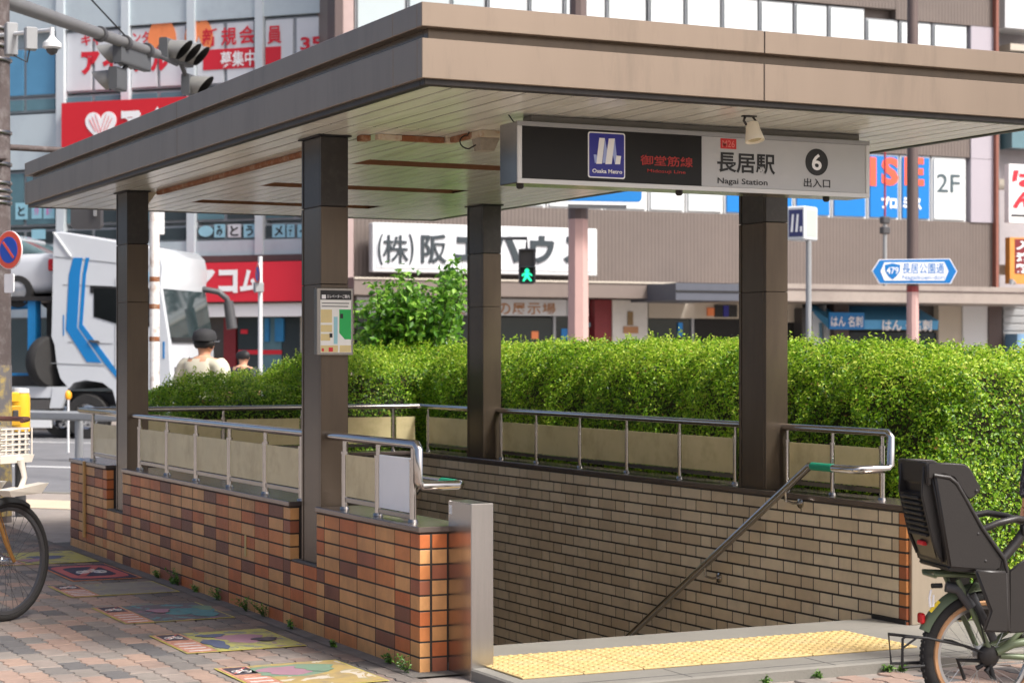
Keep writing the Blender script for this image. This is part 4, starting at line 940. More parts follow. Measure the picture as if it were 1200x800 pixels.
# front half (mostly beyond the picture edge)
wheel(bk, (1.17, 0, .255), .258, .030, M_tyre, M_tanwall, M_alloy, 28, 'front_wheel'); mudguard(bk, (1.17, 0, .255), .285, 20, 160, .034, M_olive)
for y in (-.05, .05): MB().tube([(.93, y*.8, .70), (1.02, y, .50), (1.17, y, .255)], .013, 8).build('fork_blade', M_olive, bk, smooth=50)
MB().tube([(.93, 0, .70), (.88, 0, .98)], .014, 8).tube([(.72, -.29, 1.02), (.80, -.26, 1.03), (.90, -.1, .99), (.90, .1, .99), (.80, .26, 1.03), (.72, .29, 1.02)], .011, 8).build('handlebar', M_alloy, bk, smooth=50)
MB().loft([[(.235+.26*t-.02, -w_, .80), (.235+.26*t-.02, w_, .80), (.235+.26*t-.02, w_*.8, .76), (.235+.26*t-.02, -w_*.8, .76)] for t, w_ in ((0, .06), (.15, .10), (.4, .10), (.7, .05), (1, .025))]).build('saddle', M_bplastic, bk, smooth=50)
MB().lathe([(.085, -.02), (.085, .02)], (.48, -.04, .27), (0, 1, 0), 24).build('chain_wheel', M_dgrey, bk)
MB().tube([(.48, -.07, .27), (.56, -.08, .13)], .009, 8).tube([(.48, .07, .27), (.40, .08, .41)], .009, 8).build('crank', M_alloy, bk)
for x, y, z in ((.56, -.12, .13), (.40, .12, .41)): MB().box(x-.045, x+.045, y-.04, y+.04, z-.012, z+.012, .004).build('pedal', M_black, bk)

# --- the city bicycle at the left picture edge: only its front end shows
WL = at_depth(8, 657, 10.61)
ld = (CR*-.47 + CF*-.88).normalized()      # from the front wheel back towards the saddle
lb = thing('bicycle', 'city bicycle with rusty gold fork and cream front child seat at the photo edge', 'bicycle', (WL.x, WL.y, 0), math.atan2(-ld.y, -ld.x), world=False)
AX = (0, 0, .324)
wheel(lb, AX, .326, .019, M_tyre, None, M_dgrey, 36, 'front_wheel', hub=.02, m_sp=M_dgrey)
mudguard(lb, AX, .345, 60, 200, .026, M_black)
for y in (-.052, .052):
    MB().tube([(0, y, .324), (-.06, y, .42), (-.13, y, .58), (-.17, y*.6, .70)], .011, 8).build('fork_blade', M_gold, lb, smooth=50)
    MB().tube([(0, y, .33), (-.12, y, .62)], .003, 6).build('mudguard_stay', M_gold, lb)
lf = MB(); lf.tube([(-.17, 0, .68), (-.24, 0, .92)], .018, 10); lf.tube([(-.20, 0, .76), (-.40, 0, .50), (-.66, 0, .29)], .019, 10); lf.tube([(-.66, 0, .29), (-.82, 0, .80)], .015, 10)
for y in (-.06, .06): lf.tube([(-.66, y*.5, .29), (-1.12, y, .33)], .009, 8); lf.tube([(-.77, y*.4, .64), (-1.12, y, .33)], .008, 8)
lf.build('frame', mat('pale grey paint', (186, 186, 190), .35, .3, var=.05), lb, smooth=50)
wheel(lb, (-1.12, 0, .324), .326, .019, M_tyre, None, M_alloy, 36, 'rear_wheel', hub=.02); mudguard(lb, (-1.12, 0, .324), .345, -10, 170, .026, M_black)
MB().loft([[(-.98+.26*t, -w_, .87), (-.98+.26*t, w_, .87), (-.98+.26*t, w_*.8, .82), (-.98+.26*t, -w_*.8, .82)] for t, w_ in ((0, .06), (.15, .10), (.4, .10), (.7, .05), (1, .025))]).build('saddle', M_black, lb, smooth=50)
MB().tube([(-.24, 0, .90), (-.25, 0, 1.02)], .012, 8).tube([(-.42, -.28, 1.06), (-.34, -.26, 1.08), (-.25, -.12, 1.03), (-.25, .12, 1.03), (-.34, .26, 1.08), (-.42, .28, 1.06)], .011, 8).build('handlebar', M_alloy, lb, smooth=50)
MB().lathe([(.075, -.015), (.075, .015)], (-.66, -.04, .29), (0, 1, 0), 22).build('chain_wheel', M_dgrey, lb)
cs = MB(); Wd = .14
for k in range(6):
    z = .90+k*.028; cs.tube([(-.20, -Wd, z), (.02, -Wd, z), (.05, -Wd+.03, z), (.05, Wd-.03, z), (.02, Wd, z), (-.20, Wd, z)], .005, 6)
for x, y in [(-.16+.05*k, s_*Wd) for k in range(5) for s_ in (-1, 1)] + [(.05, -.1+.05*k) for k in range(5)]: cs.tube([(x, y, .895), (x, y, 1.045)], .005, 6)
cst = cs.build('child_seat_cage', M_cream, lb, smooth=50)
MB().loft([[(-.20, -Wd, .86), (.04, -Wd, .86), (.04, Wd, .86), (-.20, Wd, .86)], [(-.21, -Wd-.005, .90), (.056, -Wd-.005, .90), (.056, Wd+.005, .90), (-.21, Wd+.005, .90)]]).build('seat_pan', M_cream, cst)
for y in (-.15, .15):
    MB().tube([(-.06, y, .88), (-.03, y, .78), (-.06, y*1.0, .72)], [.02, .016, .018], 8).build('leg_support', M_cream, cst, smooth=50)
    MB().tube([(-.05, y*.9, .87), (-.07, y*.9, .70)], .011, 8).build('foot_strap', M_black, cst)
    MB().loft([[(-.20, y-.05, .72), (.12, y-.04, .745), (.12, y+.04, .745), (-.20, y+.05, .72)], [(-.16, y-.03, .685), (.08, y-.025, .69), (.08, y+.025, .69), (-.16, y+.03, .685)]]).build('foot_rest', M_cream, cst)
MB().tube([(-.06, -.16, 1.085), (.02, -.13, 1.09), (.05, 0, 1.09), (.02, .13, 1.09), (-.06, .16, 1.085)], .013, 10).build('grab_bar', M_grip, cst, smooth=50)
MB().tube([(-.10, .0, .88), (-.14, 0, .76), (-.19, 0, .74)], .012, 8).build('seat_mount', M_black, lb, smooth=50)

# ------------------------------------------------------------------ buildings across the road
M_blue = mat('pale blue grey panel', (186, 199, 204), .5, .1, var=.05, vscale=.5, dirt=(150, 160, 172), dscale=.8, damt=.5)
M_pil = mat('pale pilaster', (202, 211, 215), .5, .1, var=.04, vscale=.6)
M_mull = mat('grey mullion', (150, 154, 158), .45, .3, var=.05)
M_teal = mat('teal window glass', (88, 122, 132), .10, var=.25, vscale=.35, spec=.8)
M_skyglass = mat('blue window glass', (84, 140, 176), .10, var=.25, vscale=.35, spec=.8)
M_sred = mat('shop sign red', (214, 44, 60), .4, var=.03, vscale=1); M_sred2 = mat('loan sign red', (206, 36, 46), .4, var=.03, vscale=1)
M_inter = mat('shop interior', (62, 60, 58), .6, var=.5, vscale=.8); M_dkred = mat('dark red panel', (120, 34, 40), .5, var=.1)
M_paleblue = mat('pale blue poster', (146, 196, 212), .5, var=.06); M_orangeb = mat('orange bow print', (236, 138, 84), .5, var=.04)
M_sgn = mat('white window film', (208, 212, 216), .35, var=.03, vscale=.6)
RGB_BR = (106, 96, 90)
M_corr = corrugated('brown corrugated cladding', RGB_BR, 3.2); M_brown = mat('brown metal band', (120, 109, 102), .5, .1, var=.06, vscale=.8, dirt=(110, 98, 94), dscale=1.2, damt=.5)
M_brdark = mat('dark brown pilaster', (84, 70, 68), .5, var=.08); M_pinkbr = mat('pink brown pilaster', (170, 150, 146), .5, var=.05)
M_lav = mat('lavender grey wall', (166, 160, 168), .6, var=.05, vscale=.6); M_blind = mat('white window blind', (208, 214, 214), .4, var=.03, vscale=.7); M_glassgrey = mat('grey green glass', (176, 188, 190), .12, var=.1, vscale=.3)
M_beige = mat('beige render', (188, 180, 166), .7, var=.06, vscale=.8)

def fbox(fr, root, name, m, x0, y0, x1, y1, out, dep, off=0., c=0., parent=None):
    """a panel on a facade: rectangle (x0,y0)-(x1,y1) as seen on the facade plane, standing proud by out and going in by dep"""
    (a, zt), (b, zb) = fr.px(x0, y0, off-out), fr.px(x1, y1, off-out)
    zt, zb = max(zt, zb), min(zt, zb)
    return MB().box(min(a, b), max(a, b), off-out, off+dep, zb, zt, c).build(name, m, parent or root)
def ubox(fr, root, name, m, x0, x1, z0, z1, out, dep, parent=None, c=0.):
    return MB().box(fr.x(x0, -out), fr.x(x1, -out), -out, dep, z0, z1, c).build(name, m, parent or root)
def ftext(fr, root, s, m, x0, y0, x1, y1, out, bold=.03, th=0., parent=None, shear=0.):
    (a, zt), (b, zb) = fr.px(x0, y0, -out), fr.px(x1, y1, -out); return letter(s, m, parent or root, a, b, zb, zt, -out, bold, th, shear=shear)

# --- left: pale blue-grey office block
LBo = at_depth(300, HORY, 46.0); LF = Frame(LBo, R(-46.7))
lbd = thing('office_building', 'pale blue grey office block with red loan signs, behind the white truck', 'building', (LF.o.x, LF.o.y, 0), LF.rz, world=False)
zl = lambda y: LF.px(300, y)[1]
U0, U1 = LF.x(-260), LF.x(393)
ZB = [zl(y) for y in (-130, 300)]
MB().box(U0, U1, .35, 14, 0, zl(-260)).build('wall', M_blue, lbd)
pil = [-170, -92, -14, 70, 146, 223, 303, 386]
for p in pil: ubox(LF, lbd, 'pilaster', M_pil, p-4.5, p+4.5, 3.6, zl(-260), .06, .36)
edges = pil
def band(z0, z1, m, name, out=.0, dep=.349): MB().box(U0, U1, -out, dep, z0, z1).build(name, m, lbd)
band(zl(20), zl(-70), M_blue, 'spandrel'); band(zl(188), zl(121), M_blue, 'spandrel'); band(zl(299), zl(281), M_blue, 'spandrel'); band(zl(-160), zl(-259), M_blue, 'spandrel')
def win(i, za, zb, m, nm='window', split=2):
    a, b = LF.x(edges[i]+5), LF.x(edges[i+1]-5)
    f_ = MB().box(a, b, .10, .20, za, zb).build(nm, M_mull, lbd)
    wd = (b-a)/split
    for k in range(split): MB().box(a+k*wd+.05, a+(k+1)*wd-.05, .05, .11, za+.05, zb-.05).build('pane', m[k % len(m)] if isinstance(m, list) else m, f_)
    return f_
for i in range(len(edges)-1):
    sg_ = i >= 3
    win(i, zl(97 if sg_ else 99), zl(22 if sg_ else 38), M_sgn if sg_ else [M_skyglass, M_skyglass])
    win(i, zl(118), zl(100), M_teal); win(i, zl(258), zl(190), M_teal if i < 3 else [M_teal, M_glass]); win(i, zl(281), zl(262), M_glass)
    win(i, zl(-75), zl(-155), M_teal)
# loan advert films in the top windows
ad = [(' アイフル', 96, 61, 200, 86)]
ftext(LF, lbd, 'キャッシング・ローン'[:6], M_redp, 95, 42, 105, 53, -.03, .03) if False else None
ftext(LF, lbd, 'キャ', M_redp, 95, 42, 119, 53, -.04, .03); ftext(LF, lbd, 'ンタ', M_redp, 155, 38, 176, 50, -.04, .03)
ftext(LF, lbd, 'ア', M_redp, 95, 61, 117, 87, -.04, .06); ftext(LF, lbd, 'イ', M_redp, 120, 60, 138, 86, -.04, .06); ftext(LF, lbd, 'フ', M_redp, 155, 58, 172, 84, -.04, .06); ftext(LF, lbd, 'ル', M_redp, 176, 57, 198, 83, -.04, .06)
for cx, cy in ((190, 41), (233, 40)):
    for sgn in (-1, 1):
        a, z = LF.px(cx+sgn*8, cy, .04); MB().prism([(a+.20*math.cos(t)*(1.0), z+.34*math.sin(t)-.12*sgn*math.cos(t)) for t in np.linspace(0, 6.28, 18)[:-1]], .030, .045).build('bow_print', M_orangeb, lbd)
ftext(LF, lbd, '新', M_redp, 237, 34, 255, 54, -.02, .018); ftext(LF, lbd, '規', M_redp, 259, 33, 277, 53, -.02, .018); ftext(LF, lbd, '会', M_redp, 280, 31, 299, 51, -.02, .018); ftext(LF, lbd, '員', M_redp, 313, 31, 330, 51, -.02, .018)
fbox(LF, lbd, 'red_stripe', M_redp, 238, 59, 299, 79, -.034, .049); ftext(LF, lbd, '募集中', M_whitep, 258, 61, 299, 77, -.02, .015)
fbox(LF, lbd, 'red_stripe', M_redp, 311, 55.5, 329, 75, -.034, .049); ftext(LF, lbd, '35', M_redp, 352, 44, 377, 58, -.02, .03)
# red heart sign
hs = fbox(LF, lbd, 'heart_sign', M_sred2, 72, 121, 222, 168.5, .35, .0)
(cx, cz) = LF.px(118, 147, -.36)
hp = [(cx + .027*16*math.sin(t)**3, cz + .027*(13*math.cos(t)-5*math.cos(2*t)-2*math.cos(3*t)-math.cos(4*t))) for t in np.linspace(0, 2*math.pi, 41)[:-1]]
plate('heart', M_whitep, hs, hp, -.362, -.351)
for sgn in (-1, 1):      # ribbon lines inside the heart
    for k in range(3):
        x0 = cx + sgn*(-.02+.09*k); p0 = (x0 - sgn*.02, cz-.26+.06*k); p1 = (cx + sgn*(.15+.085*k), cz+.26-.05*k)
        plate('heart_line', M_sred2, hs, [(p0[0]-.006, p0[1]), (p0[0]+.006, p0[1]), (p1[0]+.006, p1[1]), (p1[0]-.006, p1[1])], -.368-.002*k-(.001 if sgn > 0 else 0), -.3622)
ftext(LF, lbd, 'アイフル', M_whitep, 142, 127, 240, 163, .375, .06, parent=hs)
# shop signs of the street floor
band(zl(306.5), zl(299), M_brdark, 'cornice', .12)
fbox(LF, lbd, 'shop_sign', M_sred, 212, 308.5, 392, 352, .55, .0)
for ch, a, b in (('ア', 225.5, 252), ('コ', 256, 278.5), ('ム', 281, 303)): ftext(LF, lbd, ch, M_whitep, a, 316, b, 343, .565, .05)
fbox(LF, lbd, 'sign_rail', M_brdark, 212, 352.2, 392, 354.6, .5, .0)
fbox(LF, lbd, 'white_band', M_whitep, 212, 354.8, 392, 370, .42, .0)
MB().box(U0, U1, .1, .349, 0, zl(370)).build('shop_interior', M_inter, lbd)
for a, b, m in ((212, 236, M_beige), (240, 262, M_inter), (262, 276, M_dkred), (279, 304, M_glass), (306, 330, M_teal), (331, 352, M_glass), (352, 392, M_beige), (150, 210, M_beige), (60, 148, M_glass), (-80, 58, M_glass)):
    ubox(LF, lbd, 'shop_front', m, a, b, .02, zl(371)-.02, .0, .095)
fbox(LF, lbd, 'counter_stripe', M_redp, 279, 410, 330, 415, .02, 0); fbox(LF, lbd, 'counter_stripe', M_redp, 282, 386, 290, 391, .02, 0)
for a, b in ((310, 315), (322, 332)): fbox(LF, lbd, 'blue_banner', mat('blue banner', (40, 120, 170), .5, var=.15), a, 373, b, 400, .06, 0)
# panels of hiragana in the first-floor windows
for ch, a, b, y0, y1, m in (('と', 18, 32, 238, 257, M_paleblue), ('介', 37, 48.5, 238, 256, M_paleblue), ('護', 51, 64, 238, 256, M_paleblue)):
    fbox(LF, lbd, 'window_card', m, a, y0, b, y1, -.036, .049); ftext(LF, lbd, ch, M_blackp if ch == 'と' else mat('pink print', (206, 130, 190), .5, var=0), a+3, y0+4, b-3, y1-4, -.03, .03)
fbox(LF, lbd, 'window_card', M_paleblue, 37, 269, 53, 280, -.036, .049)
for ch, a, b in (('み', 251, 263.5), ('と', 267, 282), ('う', 285.5, 299), ('メ', 319, 334), ('デ', 336, 345), ('ィ', 348.5, 362)):
    fbox(LF, lbd, 'window_card', M_paleblue if ch != 'と' else M_sgn, a, 263, b, 278, -.036, .049); ftext(LF, lbd, ch, M_blackp, a+2.5, 264.5, b-2.5, 276.5, -.03, .03)
(cx, cz) = LF.px(241, 271, .04); plate('window_card', M_paleblue, lbd, disc(cx, cz, .19, .13), .034, .049)

# --- middle: brown clad commercial building
BBo = at_depth(800, HORY, 48.0); BF = Frame(BBo, R(-2.2))
bbd = thing('commercial_building', 'brown corrugated commercial building with white sign boards behind the hedge', 'building', (BF.o.x, BF.o.y, 0), BF.rz, world=False)
zb_ = lambda y: BF.px(800, y)[1]
B0, B1 = BF.x(393), BF.x(1172)
MB().box(B0, B1, .30, 16, 0, zb_(-260)).build('wall', M_brown, bbd)
def bband(y0, y1, m, name, x0=393, x1=1172, out=.0, dep=.299): za, zc = BF.px(800, y0, -out)[1], BF.px(800, y1, -out)[1]; return MB().box(BF.x(x0, -out), BF.x(x1, -out), -out, dep, min(za, zc), max(za, zc)).build(name, m, bbd)
bband(249, 331, M_corr, 'corrugated_cladding', 415, 1171); bband(86, 168, M_corr, 'corrugated_cladding', 415, 1171); bband(2, -60, M_corr, 'corrugated_cladding', 1050, 1171); bband(-10, -60, M_corr, 'corrugated_cladding', 415, 1049.5); bband(-150, -259, M_corr, 'corrugated_cladding', 415, 1171)
ubox(BF, bbd, 'pilaster', M_brdark, 392.5, 402, 0, zb_(-260), .22, .30); ubox(BF, bbd, 'pilaster', M_pinkbr, 402.2, 414.5, 0, zb_(-260), .12, .30)
ubox(BF, bbd, 'end_wall', M_lav, 1138, 1168, zb_(169), zb_(3), .04, .30) ; ubox(BF, bbd, 'end_wall', M_lav, 1138, 1168, zb_(249), zb_(169.5), .04, .30)
ubox(BF, bbd, 'rust_pipe', mat('rust red pipe', (134, 84, 70), .6, var=.1), 1167.5, 1170.5, zb_(331), zb_(-260), .16, .0)
def bwin(x0, x1, za, zb2, m, nm='window', fm=M_mull):
    a, b = BF.x(x0), BF.x(x1); f_ = MB().box(a, b, .05, .2, za, zb2).build(nm, fm, bbd)
    MB().box(a+.05, b-.05, .0, .06, za+.05, zb2-.05).build('pane', m, f_); return f_
for a, b, m in ((417, 476, M_glassgrey), (478, 528, M_glassgrey), (529, 569, M_glassgrey), (572, 619, M_blind), (621, 660, M_blind), (662, 710, M_blind), (712, 758, M_blind), (761, 802, M_blind), (804, 845, M_blind), (847, 889, M_blind), (891, 930, M_blind), (932, 970, M_blind), (972, 1014, M_blind), (1016, 1053, M_blind), (1055, 1092, M_blind), (1094, 1134, M_blind)):
    bwin(a, b, zb_(86), zb_(-8 if a < 1000 else 3), m)
    bwin(a, b, zb_(-62), zb_(-148), M_blind)
M_pblue2 = mat('loan shop blue film', (0, 116, 190), .35, var=.03); M_loan = mat('loan orange red', (240, 92, 66), .45, var=.02)
for a, b, m in ((417, 528, M_blind), (530, 640, M_blind), (642, 676, M_blind), (678, 708, M_blind), (710, 759, M_blind), (761, 803, M_blind), (805, 848, M_blind), (850, 886, M_pblue2), (888, 930, M_pblue2), (932, 974, M_pblue2), (976, 1016, M_pblue2), (1018, 1054, M_pblue2), (1056, 1091, M_pblue2), (1093, 1133, M_blind)):
    bwin(a, b, zb_(249), zb_(169), m, fm=M_wpaint)
for ch, a, b in (('P', 868, 890), ('R', 896, 918), ('O', 926, 950), ('M', 958, 984), ('I', 1019.5, 1027), ('S', 1033, 1053), ('E', 1060, 1083)): ftext(BF, bbd, ch, M_loan, a, 184, b, 218, .012, .045)
ftext(BF, bbd, 'プロ', M_whitep, 1033, 230, 1051, 245, .012, .05); ftext(BF, bbd, 'ミス', M_whitep, 1058, 231, 1080, 246, .012, .05)
ftext(BF, bbd, '2F', mat('slate print', (70, 86, 92), .5, var=0), 1098, 203.5, 1125, 226, .012, .005)
# big white sign board
sb = fbox(BF, bbd, 'sign_board', M_wpaint, 436.5, 260.5, 700, 323.5, .55, -.30, c=.02)
fbox(BF, bbd, 'sign_face', M_sgn, 441, 265.5, 696, 318.5, .565, -.30, parent=sb)
M_sl = mat('slate raised letters', (48, 58, 64), .5, var=.03)
for ch, a, b, y0, y1, bo in (('(', 443.5, 449, 274, 310, .0), ('株', 449.5, 479, 275, 308, .006), (')', 480, 485, 274, 310, .0), ('阪', 494, 524, 274, 309, .02), ('エ', 534, 566, 277, 306, .05), ('ハ', 572, 610, 276, 308, .05), ('ウ', 622, 650, 276, 309, .05), ('ス', 661, 690, 277, 309, .05)):
    ftext(BF, bbd, ch, M_sl, a, y0, b, y1, .60, bo, .03, parent=sb)
# first-floor band, canopies and shop fronts
bband(331, 350, M_brown, 'canopy_band', 415, 792, 1.2)
bband(331, 333, M_beige, 'canopy_trim', 415, 792, 1.23, -1.21)
cg = bband(331.5, 351.5, mat('blue grey canopy', (82, 86, 96), .5, .1, var=.06), 'dark_canopy', 792, 866, 2.6, .0); bband(340, 342, M_black, 'canopy_groove', 791.8, 866, 2.62, -2.61)
cn2 = bband(330, 351, mat('grey beige canopy', (158, 148, 140), .5, .15, var=.05, dirt=(120, 112, 106), dscale=.7, damt=.6), 'street_canopy', 870, 1260, 2.4, .0); bband(336, 337.4, M_brdark, 'canopy_groove', 870, 1260, 2.42, -2.41)
MB().box(BF.x(393), BF.x(1172), .12, .299, 0, zb_(351)).build('shop_interior', M_inter, bbd)
z351 = zb_(352)
def shop(x0, x1, m, y0=352, y1=None, out=.0, name='shop_front'): 
    return MB().box(BF.x(x0, -out), BF.x(x1, -out), -out, .119, .02 if y1 is None else zb_(y1), zb_(y0)).build(name, m, bbd)
shop(418, 540, M_glass, 372); shop(418, 664, M_sgn, 353, 371.5, .06)
letters = '住まいの展示場'
M_brt = mat('brown lettering', (172, 124, 84), .5, var=.03)
for i, ch in enumerate(letters): ftext(BF, bbd, ch, M_brt, 530+i*17.6, 355, 545.5+i*17.6, 368.5, .075, .012)
shop(542, 648, M_glass, 374); shop(648.5, 651.5, M_mull, 372, None, .05); shop(652, 690, M_glass, 372); shop(665, 690, M_sgn, 353, 371.5, .05)
fbox(BF, bbd, 'window_poster', M_orangeb, 623, 388, 631, 397, .02, 0); fbox(BF, bbd, 'window_poster', M_bluep, 658, 385, 665, 398, .02, 0); fbox(BF, bbd, 'window_poster', M_paleblue, 690, 378, 696, 383, .06, 0)
shop(697, 717, M_dkred, 353, None, .3, 'red_pier'); shop(718, 759, mat('white stone pier', (206, 204, 198), .6, var=.06), 353, None, .35, 'stone_pier')
fbox(BF, bbd, 'pier_emblem', mat('bronze emblem', (132, 110, 78), .5, .4, var=.2), 736, 365, 742, 381, .39, -.351); fbox(BF, bbd, 'pier_plate', M_brt, 731, 382.5, 748, 390.5, .38, -.351)
shop(760, 866, M_beige, 353, 373, .05); shop(760, 810, M_glass, 374); shop(810.5, 813.5, M_mull, 373, None, .05); shop(814, 866, mat('dark opening', (22, 22, 23), .7, var=.2), 374)
fbox(BF, bbd, 'small_sign', M_orangeb, 829.5, 360.5, 837, 370, .1, -.051); fbox(BF, bbd, 'small_sign', M_blackp, 838, 357, 864, 371.5, .1, -.051); fbox(BF, bbd, 'small_sign', M_navy, 848, 358, 854, 371, .12, -.101)
fbox(BF, bbd, 'blue_banner', M_bluep, 795, 378, 800, 394, .05, 0)
shop(870, 940, MATS['dark opening'], 377); shop(870, 940, M_beige, 353, 376.5, .03); shop(940, 946, M_dgrey, 360, None, .4); shop(952, 977, M_sgn, 364, None, .3); shop(960, 965.5, mat('blue grey glass', (110, 140, 158), .2, var=.1), 377, 400, .31); shop(965.8, 968.5, M_grey, 356, None, .4)
shop(977.5, 995, M_brdark, 352, None, .5, 'brown_pier')
shop(996, 1100, mat('dark shop glass', (38, 50, 58), .15, var=.3, vscale=.5), 388); 
aw = MB(); a0, a1 = BF.x(972, -1), BF.x(1100, -1)
aw.loft([[(a0, -1.0, zb_(374)), (a0, -.97, zb_(385)), (a0, 0, zb_(358)), (a0, 0, zb_(356))], [(a1, -1.0, zb_(374)), (a1, -.97, zb_(385)), (a1, 0, zb_(358)), (a1, 0, zb_(356))]]); aw.build('awning', mat('sky blue awning', (84, 162, 214), .6, var=.04), bbd)
fbox(BF, bbd, 'awning_sign', M_bluep, 972, 366, 1013, 386, 1.06, -1.01)
ftext(BF, bbd, 'はん 名刺', M_whitep, 974, 370, 1011, 383, 1.08, .015)
ftext(BF, bbd, 'はん・名刺', M_whitep, 1034, 374, 1092, 388, 1.03, .025)
shop(1100, 1127, M_beige, 352, None, .1); shop(1128.5, 1158, M_sgn, 354, None, .15); shop(1159, 1174, M_brdark, 352, None, .2)
sh = MB().box(BF.x(1175), BF.x(1250), .0, .5, .02, z351).build('shutter', M_grey, bbd)
for k in range(14): MB().box(BF.x(1175.2), BF.x(1240), -.03, -.001, .1+k*.2, .1+k*.2+.16, .02).build('shutter_slat', M_grey, sh)
fbox(BF, bbd, 'light_blue_box', mat('light blue box', (120, 160, 196), .5, var=.05), 1192, 391, 1205, 430, .6, -.1)
for x in (985, 1070, 1172): MB().box(BF.x(x)-.12, BF.x(x)+.12, -2.3, -2.06, 0, zb_(351)-.01).build('canopy_post', M_brdark, bbd) if False else None
MB().tube([(BF.x(1134), -1.8, zb_(330)), (BF.x(1134), -1.8, zb_(326)), (BF.x(1143), -1.6, zb_(333.5)+.12)], .05, 8).build('spot_lamp', M_grey, bbd)
# --- far right: beige neighbour with shop signs
RBo = at_depth(1172, HORY, 52.8); RBF = Frame(RBo, R(-2.2))
rbd = thing('corner_building', 'pale building with red and orange shop signs at the extreme right edge', 'building', (RBF.o.x, RBF.o.y, 0), RBF.rz, world=False)
zr = lambda y: RBF.px(1185, y)[1]
MB().box(RBF.x(1173), RBF.x(1420), .6, 14, 0, zr(-260)).build('wall', mat('lilac grey render', (168, 163, 166), .6, var=.06), rbd)
for p in (1174, 1177, 1180.5): MB().cyl((RBF.x(p), .4, 3.2), (RBF.x(p), .4, zr(-250)), .05, n=8).build('drain_pipe', M_mull, rbd)
fbox(RBF, rbd, 'white_box_sign', M_sgn, 1178, -60, 1240, 37.5, .4, .5); fbox(RBF, rbd, 'cream_panel', M_beige, 1184, 51, 1240, 63, .2, .5)
for y0, y1 in ((148, 176), (70, 140)): fbox(RBF, rbd, 'window', M_teal, 1186, y0, 1240, y1, .05, .5)
vs_ = fbox(RBF, rbd, 'white_sign', M_whitep, 1182.5, 192, 1226, 262, .9, -.7); ftext(RBF, rbd, 'は', M_redp, 1186.5, 199, 1215, 220, .92, .06, parent=vs_); ftext(RBF, rbd, 'ん', M_redp, 1186.5, 224, 1215, 245, .92, .06, parent=vs_); fbox(RBF, rbd, 'sign_line', M_blackp, 1185, 251, 1222, 255, .905, -.9, parent=vs_)
vo_ = fbox(RBF, rbd, 'orange_sign', mat('orange sign board', (206, 140, 66), .5, var=.08), 1183.5, 278, 1226, 333, .9, -.7); fbox(RBF, rbd, 'sign_field', M_dkred, 1189.5, 280, 1222, 321, .91, -.9, parent=vo_)
for ch, y0 in (('入', 282), ('浴', 296), ('料', 309)): ftext(RBF, rbd, ch, M_whitep, 1190.5, y0, 1210, y0+11, .93, .04, parent=vo_)
for y in (80, 210, 310): fbox(RBF, rbd, 'pipe_clamp', M_beige, 1171, y, 1182, y+12, .3, -.1)

# ------------------------------------------------------------------ street furniture
def pole_thing(name, label, cat, px, d, ytop, r0, r1, m, group=None):
    b0 = at_depth(px, HORY, d); t = thing(name, label, cat, (b0.x, b0.y, 0), group=group); zt = CAMH + (HORY-ytop)/FPX*d
    return t, b0, zt
M_upole = mat('weathered dark pole', (84, 74, 72), .8, var=.2, vscale=6, dirt=(150, 146, 144), dscale=9, damt=.5)
ut, ub, _ = pole_thing('utility_pole', 'dark weathered utility pole with metal bands at the left photo edge', 'pole', -12, 17.0, -100, .2, .2, M_upole)
MB().tube([(ub.x, ub.y, -.01), (ub.x, ub.y, 3), (ub.x, ub.y, 9)], [.185, .175, .14], 20).build('shaft', M_upole, ut, smooth=50)
MB().lathe([(.188, .05), (.186, 1.35)], (ub.x, ub.y, 0), n=20).build('guard_wrap', mat('grey wrap with yellow flecks', (104, 100, 100), .8, var=.1, dirt=(216, 184, 60), dscale=6, damt=.9), ut, smooth=50)
zp = lambda y, d=17.0: CAMH + (HORY-y)/FPX*d
for y in (37, 47, 57, 73, 195, 217, 226, 234, 240, 158): MB().lathe([(.186, 0), (.19, .005), (.19, .025), (.186, .03)], (ub.x, ub.y, zp(y)), n=18).build('band', M_satin, ut, smooth=40)
MB().box(ub.x-.1, ub.x+.1, ub.y-.26, ub.y-.17, zp(190), zp(163), .01).build('bracket_box', M_upole, ut)
bar_end = at_depth(92, 172, 17.4); MB().tube([(ub.x, ub.y, zp(171.5)), (bar_end.x, bar_end.y, zp(171.5))], .028, 10).build('side_bar', M_upole, ut, smooth=50)
# mast arm with signal heads
E0 = at_depth(14, -6, 17.0); AE = at_depth(184, 57, 20.3); zA = 4.55
AE.z = zA; A0 = Vector((ub.x, ub.y, zA)); ad_ = (AE-A0); ad_.z = 0; ad_.normalize(); an = Vector((ad_.y, -ad_.x, 0))   # an: to the right of the arm
M_sig0 = mat('weathered arm grey', (112, 112, 112), .5, .2, var=.1)
sa = thing('signal_mast_arm', 'grey mast arm reaching from the utility pole to the traffic lights', 'mast arm', tuple(A0))
MB().tube([A0, AE], [.07, .05], 12).build('arm_tube', M_sig0, sa, smooth=50); MB().tube([A0+Vector((0, 0, .9)), A0.lerp(AE, .8)+Vector((0, 0, .05))], .008, 6).build('stay_wire', M_black, sa)
for t in (.62, .78, .93): p = A0.lerp(AE, t); MB().lathe([(.075, -.03), (.08, 0), (.075, .03)], p, ad_, 14).build('clamp', M_dgrey, sa, smooth=40)
M_sig = mat('signal grey', (84, 86, 88), .5, .1, var=.06); M_sigl = mat('pale signal hood', (128, 128, 125), .5, .1, var=.06)
